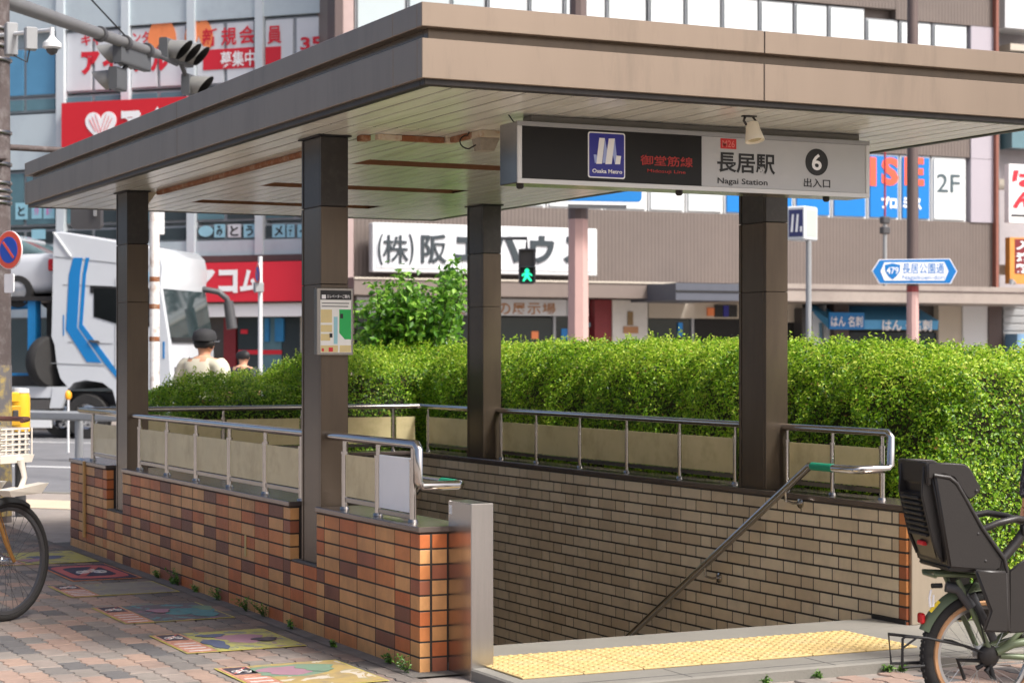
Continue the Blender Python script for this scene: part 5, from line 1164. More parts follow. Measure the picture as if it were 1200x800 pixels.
def signal3(label, c, face, along, group='traffic lights on the mast arm', n=3, K=.66):
    """horizontal lamp row: c centre of the casing, face = looking direction, along = row direction"""
    s_ = thing('traffic_light', label, 'traffic light', tuple(c), group=group); hw = .175*n
    def q(a, f, z): return c + (along*a + face*f + Vector((0, 0, z)))*K
    prof = rrect(-.17, .17, -.17, .17, .05, 4)
    MB().loft([[q(a, f*.42, z) for f, z in prof] for a in (-hw, hw)]).build('casing', M_sig, s_, smooth=40)
    for k in range(n):
        a0 = (k-(n-1)/2)*.34; ts = np.linspace(R(-70), R(250), 24)
        ln = lambda t: .075 + .34*(.62+.38*math.sin(t))
        hd = [[q(a0+.15*math.cos(t), .07, .15*math.sin(t)) for t in ts], [q(a0+.15*math.cos(t), ln(t), .15*math.sin(t)-.02) for t in ts]]
        MB().loft(hd, cap=False, closed=False).build('hood', M_sigl, s_, smooth=60)
        hi = [[q(a0+.143*math.cos(t), .07, .143*math.sin(t)) for t in ts], [q(a0+.143*math.cos(t), ln(t)-.004, .143*math.sin(t)-.02) for t in ts]]
        MB().loft(hi, cap=False, closed=False).build('hood_lining', M_black, s_, smooth=60)
        MB().lathe([(.142*K, .075*K), (.11*K, .09*K), (.0, .10*K)], q(a0, 0, 0), face, 20, capped=False).build('lens', M_black, s_, smooth=60)
    return s_
cA = at_depth(207, 62, 21.0); signal3('upper traffic light with three hoods facing the road to the right', Vector((cA.x, cA.y, cA.z)), an, ad_)
cB = at_depth(155, 66, 19.8); signal3('traffic light seen from behind under the mast arm', Vector((cB.x, cB.y, cB.z)), -an, ad_)
cC = at_depth(138, 93, 19.6); signal3('single lamp arrow light hanging below the mast arm, facing away to the left', Vector((cC.x, cC.y, cC.z)), -an, ad_, n=1)
cD = at_depth(222, 100, 21.3); signal3('single lamp light below the upper traffic light, cut off by the canopy roof', Vector((cD.x, cD.y, cD.z)), an, ad_, n=1)
for c_, nm in ((cA, 'upper'), (cB, 'back')):
    MB().tube([Vector((c_.x, c_.y, c_.z+.08)), Vector((c_.x, c_.y, zA+.0)), A0.lerp(AE, .9)], .022, 8).build('light_bracket', M_dgrey, sa)
for c0_, c1_ in ((cA, cD), (cB, cC)): MB().tube([Vector((c0_.x, c0_.y, c0_.z)), Vector((c1_.x, c1_.y, c1_.z))], .025, 8).build('light_bracket', M_dgrey, sa)
cE = at_depth(102, 254, 22); pe = thing('pedestrian_light', 'dark grey signal box seen from behind just under the far canopy edge', 'traffic light', (cE.x, cE.y, cE.z))
mb = MB(); mb.prism(rrect(-.17, .17, -.14, .30, .05), -.06, .06); pe.rotation_euler = (0, 0, R(-30)); ROOT[pe] = (ROOT[pe][0], False); mb.build('casing', M_dgrey, pe); MB().box(.10, .13, -.1, .1, .0, .35).cyl((.11, -.05, .30), (.11, -.05, .9), .02).build('hanger', M_grey, pe)
# dome camera
cD_ = at_depth(61, 55, 16.2); dm = thing('dome_camera', 'white dome security camera hanging beside the utility pole', 'camera', (cD_.x, cD_.y, cD_.z))
MB().tube([(ub.x, ub.y, zp(43)), (cD_.x, cD_.y, cD_.z+.14)], .018, 8).cyl((cD_.x, cD_.y, cD_.z+.16), (cD_.x, cD_.y, cD_.z+.05), .02).build('bracket', M_wpaint, dm, smooth=50)
MB().lathe([(.02, .09), (.04, .06), (.075, .03), (.078, -.005), (.06, -.02)], cD_, n=20).build('housing', M_wpaint, dm, smooth=40); MB().lathe([(.05, -.02), (.04, -.05), (.015, -.068), (.001, -.07)], cD_, n=18).build('dome', M_dgrey, dm, smooth=60)
cS = at_depth(36, 45, 16.2); MB().box(cS.x-.05, cS.x+.05, cS.y-.04, cS.y+.04, cS.z-.1, cS.z+.09, .01).build('sensor_box', M_grey, dm); MB().tube([(cS.x, cS.y, cS.z-.05), (cS.x-.03, cS.y, cS.z-.2), (cS.x-.14, cS.y, cS.z-.15)], .006, 6).build('cable', M_black, dm)
cb_ = at_depth(13, 40, 16.7); MB().box(cb_.x-.05, cb_.x+.05, cb_.y-.05, cb_.y+.05, zp(72), zp(34), .01).build('junction_box', M_grey, dm)
# no parking sign on the pole
ns = at_depth(12, 293, 16.7); npz = thing('no_parking_sign', 'round red and blue no parking sign on the utility pole', 'sign', (ns.x, ns.y, ns.z), R(-62), group='no parking signs', world=False)
def npsign(root, r_):
    plate('disc', M_whitep, root, disc(0, 0, r_), -.012, -.004); plate('red_ring', mat('sign orange red', (232, 92, 66), .4, var=.03), root, disc(0, 0, r_*.96), -.016, -.0125)
    plate('blue_field', mat('sign blue', (32, 84, 190), .4, var=.03), root, disc(0, 0, r_*.68), -.020, -.0165); d = r_*.62
    plate('red_slash', MATS['sign orange red'], root, [(-d*.6, d*.75), (-d*.75, d*.6), (d*.6, -d*.75), (d*.75, -d*.6)], -.024, -.0205)
npsign(npz, .165)
cW = at_depth(11.5, 332, 16.7); tagp = thing('tag_plate', 'small blank white plate under the round sign on the utility pole', 'plate', (cW.x, cW.y, cW.z), R(-62), world=False)
plate('board', M_whitep, tagp, rrect(-.06, .06, -.08, .08, .015), -.01, 0)
# yellow push-button boxes
by = at_depth(24, HORY, 17.6); yb = thing('crossing_button_box', 'yellow crossing push button cabinet beside the utility pole', 'button box', (by.x, by.y, 0))
M_yel = mat('signal yellow', (240, 186, 44), .45, var=.05)
MB().lathe([(.085, zp(505, 17.6)), (.085, zp(466, 17.6)), (.075, zp(460, 17.6))], (by.x, by.y, 0), n=18).build('drum', M_yel, yb, smooth=40); MB().cyl((by.x, by.y, 0), (by.x, by.y, zp(505, 17.6)), .05).build('stand', M_dgrey, yb)
MB().lathe([(.08, zp(460, 17.6)), (.075, zp(455, 17.6)), (.0, zp(454, 17.6))], (by.x, by.y, 0), n=18, capped=False).build('cap', M_wpaint, yb, smooth=40)
b2 = at_depth(12, 466, 17.4); MB().box(b2.x-.09, b2.x+.07, b2.y-.06, b2.y+.06, b2.z-.04, b2.z+.05, .01).build('side_box', M_yel, yb); b3 = at_depth(17, 487, 17.3); MB().box(b3.x-.05, b3.x+.05, b3.y-.04, b3.y+.04, b3.z-.09, b3.z+.09, .008).build('button_case', mat('darker yellow', (214, 164, 46), .45, var=.05), yb); MB().box(b3.x-.025, b3.x+.025, b3.y-.05, b3.y-.041, b3.z-.02, b3.z+.05, .004).build('button', M_dgrey, yb)
# poles
M_rpole = mat('white pole with rust', (222, 220, 216), .5, var=.06, dirt=(150, 108, 76), dscale=7, damt=.75)
wt, wb, wz = pole_thing('signal_pole', 'white steel pole with rust spots behind the far left canopy post', 'pole', 181, 24, 150, .06, .06, M_rpole)
MB().tube([(wb.x, wb.y, -.1), (wb.x, wb.y, 3.75)], .062, 14).build('shaft', M_rpole, wt, smooth=50)
MB().box(wb.x-.02, wb.x+.12, wb.y-.03, wb.y+.03, CAMH+(HORY-275)/FPX*24, CAMH+(HORY-225)/FPX*24, .01).build('white_cabinet', M_wpaint, wt)
for y in (400, 362, 330): MB().lathe([(.064, 0), (.066, .01), (.066, .05), (.064, .06)], (wb.x, wb.y, CAMH+(HORY-y)/FPX*24), n=14).build('rust_collar', M_rust, wt)
nt_, nb_, nz_ = pole_thing('sign_pole', 'slim white pole with a round sign seen edge on, before the red shop sign', 'pole', 305, 30, 308, .05, .05, M_wpaint)
MB().tube([(nb_.x, nb_.y, -.12), (nb_.x, nb_.y, nz_+.1)], .034, 12).build('shaft', M_wpaint, nt_, smooth=50)
n2 = at_depth(303, 321, 29.9); nps = thing('no_parking_sign', 'small no parking sign seen almost edge on against the red shop sign', 'sign', (n2.x, n2.y, n2.z), R(-95), group='no parking signs', world=False); npsign(nps, .16)
nb2 = at_depth(303, 337, 29.9); MB().box(nb2.x-.07, nb2.x+.07, nb2.y-.05, nb2.y+.05, nb2.z-.07, nb2.z+.08, .01).build('sign_clamp', M_grey, nt_)
M_pinkp = mat('faded pink brown pole', (196, 160, 152), .6, var=.06, vscale=2); M_pdk = mat('dark pole section', (104, 90, 86), .5, .2, var=.06)
pt, pb, _ = pole_thing('sign_gantry_pole', 'thick faded pink pole rising in front of the white sign board', 'pole', 677.5, 30, 0, .16, .16, M_pinkp)
z1 = CAMH+(HORY-257)/FPX*30
MB().tube([(pb.x, pb.y, -.1), (pb.x, pb.y, z1)], [.175, .155], 8).build('lower_shaft', M_pinkp, pt, smooth=20); MB().tube([(pb.x, pb.y, z1+.001), (pb.x, pb.y, 8.4)], [.154, .12], 10).build('upper_shaft', M_pdk, pt, smooth=20)
gb = at_depth(705, 240, 29.6); gs = thing('road_guide_sign', 'blue road guide sign of which only the lower edge shows under the canopy', 'sign', (gb.x, gb.y, gb.z), R(-14), world=False)
plate('board', M_whitep, gs, rrect(-.75, .65, .0, 1.3, .08), -.03, .03); plate('blue_field', M_bluep, gs, rrect(-.72, .62, .05, 1.27, .07), -.036, -.0305); MB().box(-.5, .4, .03, .10, -.05, .02, .01).build('bracket', M_grey, gs)
st_, sb_, _ = pole_thing('lamp_post', 'tall brown lamp post carrying the blue street name sign', 'lamp post', 1069.5, 30, 0, .1, .1, M_pdk)
z2 = CAMH+(HORY-339)/FPX*30
MB().tube([(sb_.x, sb_.y, -.1), (sb_.x, sb_.y, z2)], [.10, .092], 10).build('lower_shaft', M_pinkp, st_, smooth=20); MB().tube([(sb_.x, sb_.y, z2+.001), (sb_.x, sb_.y, 9.5)], [.091, .08], 12).build('upper_shaft', M_pdk, st_, smooth=50)
MB().lathe([(.094, 0), (.094, .09)], (sb_.x, sb_.y, z2-.04), n=10).build('red_band', mat('faded red tape', (150, 60, 56), .6, var=.2), st_)
SN = Frame(at_depth(1071, HORY, 29.85), R(-26)); sn = thing('street_name_sign', 'blue hexagonal street name sign with a route number on the lamp post', 'sign', (SN.o.x, SN.o.y, 0), SN.rz, world=False)
hx = [(1021.5, 317.5), (1030, 304), (1113, 303), (1121.5, 318), (1114, 332.5), (1030, 332.5)]
def spoly(pts, y): return [SN.px(a, b, 0) for a, b in pts]
cxs = spoly([(1071.5, 318)], 0)[0]
def scl(pts, k): return [(cxs[0]+(a-cxs[0])*k[0], cxs[1]+(b-cxs[1])*k[1]) for a, b in pts]
base_ = spoly(hx, 0); plate('board', M_whitep, sn, base_, -.02, .0); plate('blue_border', M_bluep, sn, scl(base_, (.98, .94)), -.024, -.0205)
fld = spoly([(1036, 307.5), (1106, 307), (1111, 318), (1106.5, 328.8), (1036, 328.8), (1031.5, 318)], 0); plate('white_field', M_whitep, sn, fld, -.028, -.0245)
plate('route_shield', M_bluep, sn, spoly([(1036.5, 310.5), (1045.5, 308.5), (1054.5, 310.5), (1054, 318), (1050, 324), (1045.5, 327.5), (1041, 324), (1037, 318)], 0), -.032, -.0285)
def sntext(s, m, x0, y0, x1, y1, b, y): (a, zt), (c, z0) = SN.px(x0, y0), SN.px(x1, y1); letter(s, m, sn, a, c, z0, zt, y, b)
sntext('479', M_whitep, 1038.5, 313, 1052.5, 321, .01, -.034); sntext('長居公園通', M_bluep, 1057, 308.5, 1106, 321, .008, -.0295); sntext('Nagaikoen-dori', M_bluep, 1057, 322.5, 1106.5, 329, .005, -.0295)
# metro cube sign on a grey post
MCf = Frame(at_depth(932, HORY, 27.5), R(-60)); mc = thing('metro_cube_sign', 'white lit box sign with a metro emblem on a slim grey post', 'sign', (MCf.o.x, MCf.o.y, 0), MCf.rz, world=False)
(a, zt), (b, zb2) = MCf.px(922, 242), MCf.px(943.5, 281)
MB().box(a, b, 0, .42, zb2, zt, .02).build('box', M_wpaint, mc); plate('emblem_field', mat('slate blue print', (60, 64, 108), .4, var=.03), mc, rect(a+.035, b-.035, zb2+.05, zt-.05), -.006, -.0005)
for k, (u0, u1) in enumerate(((.22, .40), (.48, .66))): 
    wd_ = b-a; hh = zt-zb2; plate('emblem_stroke', M_whitep, mc, [(a+wd_*u0, zb2+.24*hh), (a+wd_*(u0+.12), zb2+.24*hh), (a+wd_*(u1+.0), zt-.24*hh), (a+wd_*(u0+.08), zt-.24*hh)], -.010, -.0065)
plate('emblem_stroke', M_whitep, mc, rect(a+wd_*.74, a+wd_*.84, zb2+.24*hh, zb2+.40*hh), -.010, -.0065)
plate('side_face', mat('grey lit face', (190, 198, 190), .4, var=.02), mc, [], 0, 0) if False else MB().box(b, b+.004, .05, .37, zb2+.05, zt-.05).build('side_face', mat('grey side face', (178, 186, 180), .4, var=.02), mc)
MB().cyl(((a+b)/2+.1, .2, 0), ((a+b)/2+.1, .2, zb2), .04).build('post', M_grey, mc, smooth=50)
# pedestrian light showing green
PSf = Frame(at_depth(617, HORY, 30.5), R(-24)); ps_ = thing('pedestrian_light', 'pedestrian crossing light showing a green walking figure', 'traffic light', (PSf.o.x, PSf.o.y, 0), PSf.rz, world=False)
(a, zt), (b, zb2) = PSf.px(608, 291), PSf.px(627, 332.5); zm = (zt+zb2)/2
MB().box(a, b, 0, .16, zb2, zt, .03).build('casing', M_dgrey, ps_)
for k, (z0, z1_) in enumerate(((zb2+.02, zm-.01), (zm+.01, zt-.02))):
    MB().box(a+.02, b-.02, -.004, -.0005, z0+.01, z1_-.01).build('lens', M_black if k == 0 else mat('unlit lens', (70, 66, 62), .4, var=.1), ps_)
    MB().box(a-.005, b+.005, -.11, -.005, z1_-.012, z1_+.004).box(a-.005, a+.008, -.11, -.005, z0, z1_-.0125).box(b-.008, b+.005, -.11, -.005, z0, z1_-.0125).build('visor', M_dgrey, ps_)
M_gman = mat('lit green figure', (40, 214, 160), .4, var=0, emit=(30, 220, 150), estr=1.6)
cx = (a+b)/2; z0 = zb2+.04; hh = zm-.03-z0
fig = [(-.02, .62), (-.06, .60), (-.085, .40), (-.065, .38), (-.035, .52), (-.035, .36), (-.07, .02), (-.04, .0), (.0, .28), (.05, .0), (.08, .03), (.03, .38), (.03, .52), (.075, .40), (.09, .43), (.05, .62)]
plate('walking_figure', M_gman, ps_, [(cx+u*1.0, z0+v_*hh) for u, v_ in fig], -.009, -.0045); plate('figure_head', M_gman, ps_, disc(cx+.0, z0+hh*.78, .035), -.009, -.0045)
MB().tube([(a-.45, .08, zt+.16), (cx, .08, zt+.16), (cx, .08, zt)], .022, 8).build('hanger_arm', M_dgrey, ps_, smooth=50)
# thin antenna mast on the street canopy
an_ = at_depth(1037, 305, 44); am = thing('antenna_mast', 'thin red and grey antenna mast above the street canopy, left of the lamp post', 'antenna', (an_.x, an_.y, 3.2))
zz = lambda y: CAMH+(HORY-y)/FPX*44
MB().cyl((an_.x, an_.y, 3.0), (an_.x, an_.y, zz(262)), .045).build('lower_mast', M_grey, am, smooth=50); MB().cyl((an_.x, an_.y, zz(262)), (an_.x, an_.y, zz(170)), .022).build('upper_mast', mat('red paint', (150, 40, 48), .5, var=.1), am, smooth=50)
for y in (258, 270): MB().box(an_.x-.1, an_.x+.1, an_.y-.08, an_.y+.08, zz(y)-.08, zz(y)+.08, .02).build('clamp_box', M_dgrey, am)
# guard rail with posts and an amber delineator
gA, gB = at_depth(-60, HORY, 30.5), at_depth(150, HORY, 28.6); gr = thing('guard_rail', 'grey steel guard rail beside the road in front of the truck', 'guard rail', ((gA.x+gB.x)/2, (gA.y+gB.y)/2, 0))
zt = CAMH-(481-HORY)/FPX*29.4; zb2 = CAMH-(492-HORY)/FPX*29.4
dg_ = (gB-gA); dg_.z = 0; L_ = dg_.length; dg_.normalize(); nn_ = Vector((dg_.y, -dg_.x, 0))
def gp(t, o, z): p = gA + dg_*t*L_ + nn_*o; return (p.x, p.y, z)
MB().loft([[gp(t, .0, zb2), gp(t, .06, zb2+.03), gp(t, .06, zt-.03), gp(t, .0, zt), gp(t, -.02, zt), gp(t, -.02, zb2)] for t in (0, .5, 1)]).build('rail_beam', M_grey, gr)
for px in (92, -30, 148): 
    t = (px+60)/210; MB().cyl(gp(t, -.06, -.13), gp(t, -.06, zt-.02), .06, n=12).build('rail_post', M_grey, gr, smooth=50)
dl = at_depth(80, 463, 31.5); dn = thing('delineator', 'amber round reflector on a thin white stake by the guard rail', 'reflector', (dl.x, dl.y, 0)); MB().cyl((dl.x, dl.y, -.12), (dl.x, dl.y, dl.z-.05), .018).build('stake', M_wpaint, dn); MB().sphere((dl.x, dl.y, dl.z), .055, .04, .08).build('reflector_disc', mat('amber', (244, 168, 40), .3, var=.05), dn, smooth=60)
o_ = at_depth(186, 462, 20); MB_ = None

# ------------------------------------------------------------------ car carrier truck
TF = Frame(on(100, 514, 'z', -.128), R(-37.5)); tr = thing('car_carrier_truck', 'white car carrier truck with blue diagonal stripes on its cab', 'truck', (TF.o.x, TF.o.y, -.128), TF.rz, world=False)
TX = lambda px, py: (lambda s: (s[0], s[1]+.128))(TF.px(px, py))
M_cab = mat('white truck paint', (192, 196, 200), .22, var=.04, vscale=.8, coat=.4); M_stripe = mat('truck blue', (20, 116, 178), .25, var=.03, coat=.4)
xb, xf = TX(59, 400)[0], TX(190, 400)[0]; WID = 2.4
prof = [TX(63, 404), TX(59.5, 395), TX(62, 272), TX(70, 271), TX(135, 282), TX(180, 290), TX(188, 298), TX(191, 312), (xf-.02, TX(190, 336)[1]), (xf+.14, TX(190, 398)[1]), (xf+.17, TX(190, 440)[1]), (xf+.16, TX(190, 466)[1]), TX(137, 476), TX(132, 458), TX(120, 449), TX(100, 446), TX(86, 449), TX(80, 456), TX(70, 444), TX(66, 430)]
def cabring(y, k, dz=0.): 
    cxp = sum(p[0] for p in prof)/len(prof); czp = sum(p[1] for p in prof)/len(prof); return [(cxp+(x-cxp)*k, y, czp+(z-czp)*k) for x, z in prof]
MB().loft([cabring(.0, .985), cabring(.05, 1.0), cabring(WID-.05, 1.0), cabring(WID, .985)]).build('cab', M_cab, tr, smooth=30)
def tplate(name, m, pts, y0=-.012, y1=.006, parent=None, **kw): return MB().prism([TX(a, b) for a, b in pts], y0, y1).build(name, m, parent or tr, **kw)
tplate('blue_stripe', M_stripe, [(86, 302), (97, 302), (94, 322), (90.5, 384), (119, 425), (102, 424), (77.5, 386), (81, 322)])
tplate('blue_stripe', M_stripe, [(100.5, 302), (105, 302), (101, 322), (97, 380), (140, 438), (137, 443), (122, 425), (92.5, 384), (97, 322)])
dw = tplate('door_window', mat('dark cab glass', (20, 24, 26), .05, var=.3, vscale=2), [(110, 337), (180, 340), (181, 383), (140, 380), (133, 378), (110, 371)]); tplate('window_trim', M_black, [(106, 334.5), (181, 338), (181, 340), (110, 337.4), (109.5, 344), (106, 343)], -.014, .0)
tplate('door_seam', M_grey, [(135, 326), (135.6, 326), (135.6, 440), (135, 440)], -.010, .004); tplate('door_seam', M_grey, [(74, 333), (132, 335), (132, 335.6), (74, 333.6)], -.010, .004)
tplate('door_handle', M_dgrey, [(105, 398), (116, 399), (118, 402), (108, 401)], -.05, .0)
tplate('door_lettering', M_stripe, [(74, 369), (75.2, 369), (75.2, 393), (74, 393)], -.010, .004)
# panel seams, step plates and small marks
for pts in ([(64, 300), (180, 312), (180, 312.8), (64, 300.8)], [(80, 400), (132, 402), (132, 402.7), (80, 400.7)], [(60, 425), (136, 428), (136, 428.7), (60, 425.7)]): tplate('panel_seam', M_grey, pts, -.010, .004)
tplate('air_deflector_edge', M_wpaint, [(62, 272), (64, 272), (84, 300), (82, 300)], -.03, .0)
for k in range(6): tplate('roof_mark', mat('faded blue print', (150, 190, 214), .4, var=.1), [(182+k*.01, 318)] if False else [(150+k*6, 318), (154+k*6, 319), (153.5+k*6, 330), (149.5+k*6, 329)], -.011, .004)
# windscreen on the front face
ws = MB(); z0, z1_ = TX(190, 397)[1], TX(190, 338)[1]
def wsq(y0, y1, za, zb3, m, nm, o=.012):
    fx = lambda z: xf-.02+(.16)*(z1_-z)/(z1_-z0)+o
    return MB().add([(fx(za), y0, za), (fx(za), y1, za), (fx(zb3), y1, zb3), (fx(zb3), y0, zb3)] + [(fx(za)-.03, y0, za), (fx(za)-.03, y1, za), (fx(zb3)-.03, y1, zb3), (fx(zb3)-.03, y0, zb3)], [(0, 1, 2, 3), (4, 7, 6, 5), (0, 4, 5, 1), (2, 6, 7, 3), (1, 5, 6, 2), (0, 3, 7, 4)]).build(nm, m, tr)
wsq(.08, WID-.08, z0, z1_, mat('windscreen glass', (46, 58, 60), .05, var=.5, vscale=1.6, spec=.6), 'windscreen'); wsq(.10, WID-.1, z0-.06, z0+.03, M_black, 'wiper_panel', .03)
MB().box(xf+.15, xf+.19, .2, WID-.2, .75, 1.35, .01).build('grille', M_dgrey, tr); MB().box(xf+.02, xf+.24, .0, WID, .35, .72, .05).build('bumper', M_cab, tr)
for y in (.12, WID-.45): MB().box(xf+.20, xf+.25, y, y+.33, .5, .66, .03).build('headlight', mat('headlamp glass', (220, 224, 228), .1, var=.05), tr)
tplate('cab_front_stripe', M_stripe, [(191, 400), (193, 400), (193, 420), (191, 420)], -.01, .0)
mp = lambda px, py, off: (lambda s: (s[0], off, s[1]+.128))(TF.px(px, py, off))
MB().tube([mp(206, 340, 2.1), mp(234, 338, 2.2), mp(256, 342, 2.3), mp(266, 350, 2.4), mp(268, 358, 2.4)], .06, 8).build('mirror_arm', M_dgrey, tr, smooth=50)
MB().tube([mp(267.5, 353, 2.4), mp(272, 385, 2.4)], [.10, .11], 10).build('mirror', M_dgrey, tr, smooth=50)
def truckwheel(px, py, r_, nm='wheel', off=.0):
    x, z = TX(px, py); t_ = MB().lathe([(r_*.6, .0), (r_*.97, .0), (r_, .05), (r_, .24), (r_*.97, .29), (r_*.6, .29), (r_*.58, .0)], (x, off, r_), (0, 1, 0), 32, capped=False).build(nm, M_tyre, tr, smooth=40)
    MB().lathe([(r_*.6, .01), (r_*.56, .03), (r_*.5, .10), (r_*.25, .09), (r_*.22, .02), (.0, .015)], (x, off-.002, r_), (0, 1, 0), 28, capped=False).build('rim', M_chrome, t_, smooth=40)
    for k in range(8): a = k*math.pi/4; MB().cyl((x+math.cos(a)*r_*.38, off+.05, r_+math.sin(a)*r_*.38), (x+math.cos(a)*r_*.38, off+.09, r_+math.sin(a)*r_*.38), .02, n=6).build('wheel_nut', M_dgrey, t_)
truckwheel(101, 486, .42); truckwheel(63, 486, .40, off=.35); truckwheel(-60, 486, .42); truckwheel(-92, 486, .42)
MB().box(TX(-200, 480)[0], xf-.2, .35, WID-.35, .62, .86).build('chassis', M_dark, tr); 
tplate('side_skirt', M_cab, [(10, 453), (62, 453), (59, 466), (10, 466)], .02, .06); tplate('side_skirt', M_cab, [(62, 453), (80, 453), (72, 478), (58, 478), (60, 466)], .0, .10); tplate('fuel_tank', M_satin, [(20, 468), (56, 468), (54, 480), (20, 480)], .12, .6); tplate('side_rail', M_wpaint, [(34, 490), (58, 490), (58, 501), (34, 501)], .05, .12)
# carrier deck behind the cab, spare wheel and blue posts
tplate('upper_deck', M_dark, [(-160, 347), (58, 347), (58, 352), (-160, 352)], .15, WID-.15); tplate('lower_deck', M_dark, [(-160, 440), (58, 440), (58, 452), (-160, 452)], .1, WID-.1)
M_cblue = mat('carrier blue paint', (20, 112, 168), .4, var=.12); M_bk = MATS['shop interior']
tplate('blue_post', M_cblue, [(27, 352), (36, 352), (36, 440), (27, 440)], .2, .45); tplate('blue_brace', M_cblue, [(10, 437), (58, 437), (58, 440), (10, 440)], .12, .3); tplate('blue_post', M_cblue, [(-60, 352), (-50, 352), (-50, 440), (-60, 440)], .2, .45)
MB().tube([mp(12, 357, .4), mp(34, 353, .4), mp(38, 362, .4)], [.10, .14, .06], 10).build('hydraulic_ram', M_cblue, tr, smooth=50); tplate('rear_bulkhead', M_bk, [(12, 352), (58, 352), (58, 438), (12, 438)], 1.6, 1.7)
xs1, zs1 = TX(46, 424); MB().lathe([(.30, 0), (.46, .0), (.50, .06), (.50, .22), (.46, .28), (.30, .28)], (xs1, .25, zs1), (.9, -.45, 0), 28).build('spare_wheel', M_tyre, tr, smooth=40)
for k in range(4): tplate('coupling_unit', M_satin if k % 2 else M_dgrey, [(50, 393+k*13), (56, 393+k*13), (57, 402+k*13), (50, 402+k*13)], .2, .5)
MB().lathe([(.0, .02), (.26, .02), (.30, .06)], (xs1, .25, zs1), (.9, -.45, 0), 22, capped=False).build('spare_rim', M_dgrey, tr, smooth=40)
# ------------------------------------------------------------------ silver-white car on the carrier
cx_, cz_ = TX(62, 345); car = thing('parked_car', 'silver white saloon car carried on the upper deck, its red tail lamp by the cab', 'car', tuple(TF.o + TF.u*cx_ + TF.n*.25 + Vector((0, 0, cz_-.128-.24))), TF.rz, world=False)
M_car = mat('silver car paint', (178, 181, 186), .2, var=.02, coat=.5)
def carring(x, zb3, zt3, hw, r_=.18, cy=.88): 
    return [(x, cy+y, z) for y, z in rrect(-hw, hw, zb3, zt3, min(r_, (zt3-zb3)*.45), 4)]
prof_c = [(-4.42, .42, .66, .62), (-4.35, .28, .74, .76), (-3.9, .24, .82, .85), (-3.2, .22, .93, .88), (-2.0, .22, .97, .89), (-1.0, .24, 1.02, .88), (-.35, .28, 1.05, .84), (-.06, .34, 1.02, .76), (-.0, .45, .96, .68)]
MB().loft([carring(*q) for q in prof_c]).build('body', M_car, car, smooth=50)
MB().loft([carring(x, .90, zt3, hw, .14) for x, zt3, hw in ((-3.3, .95, .78), (-2.55, 1.36, .66), (-2.0, 1.44, .64), (-1.3, 1.42, .64), (-.85, 1.28, .66), (-.35, 1.04, .74))]).build('greenhouse', mat('car glass', (84, 104, 106), .08, var=.15, vscale=2, spec=.8), car, smooth=50)
MB().loft([carring(x, zt3-.03, zt3+.012, hw, .02) for x, zt3, hw in ((-2.5, 1.38, .60), (-2.0, 1.45, .60), (-1.3, 1.43, .60), (-.95, 1.33, .60))]).build('roof', M_car, car, smooth=50)
for y in (.15, 1.61-.0): MB().loft([carring(x, .70, .93, .13, .05, y) for x in (-.22, -.0)] ).build('tail_lamp', M_bred, car, smooth=40)
MB().box(-.16, .02, .02, .30, .78, .84, .01).build('lamp_strip', M_whitep, car)
for x in (-.85, -3.55):
    for y in (.0, 1.56): 
        t_ = MB().lathe([(.19, 0), (.30, .0), (.315, .03), (.315, .17), (.30, .2), (.19, .2), (.185, .0)], (x, y, .315), (0, 1, 0), 28, capped=False).build('wheel', M_tyre, car, smooth=40); MB().lathe([(.19, .01), (.17, .04), (.0, .03)], (x, y-.002, .315), (0, 1, 0), 20, capped=False).build('rim', M_alloy, t_)

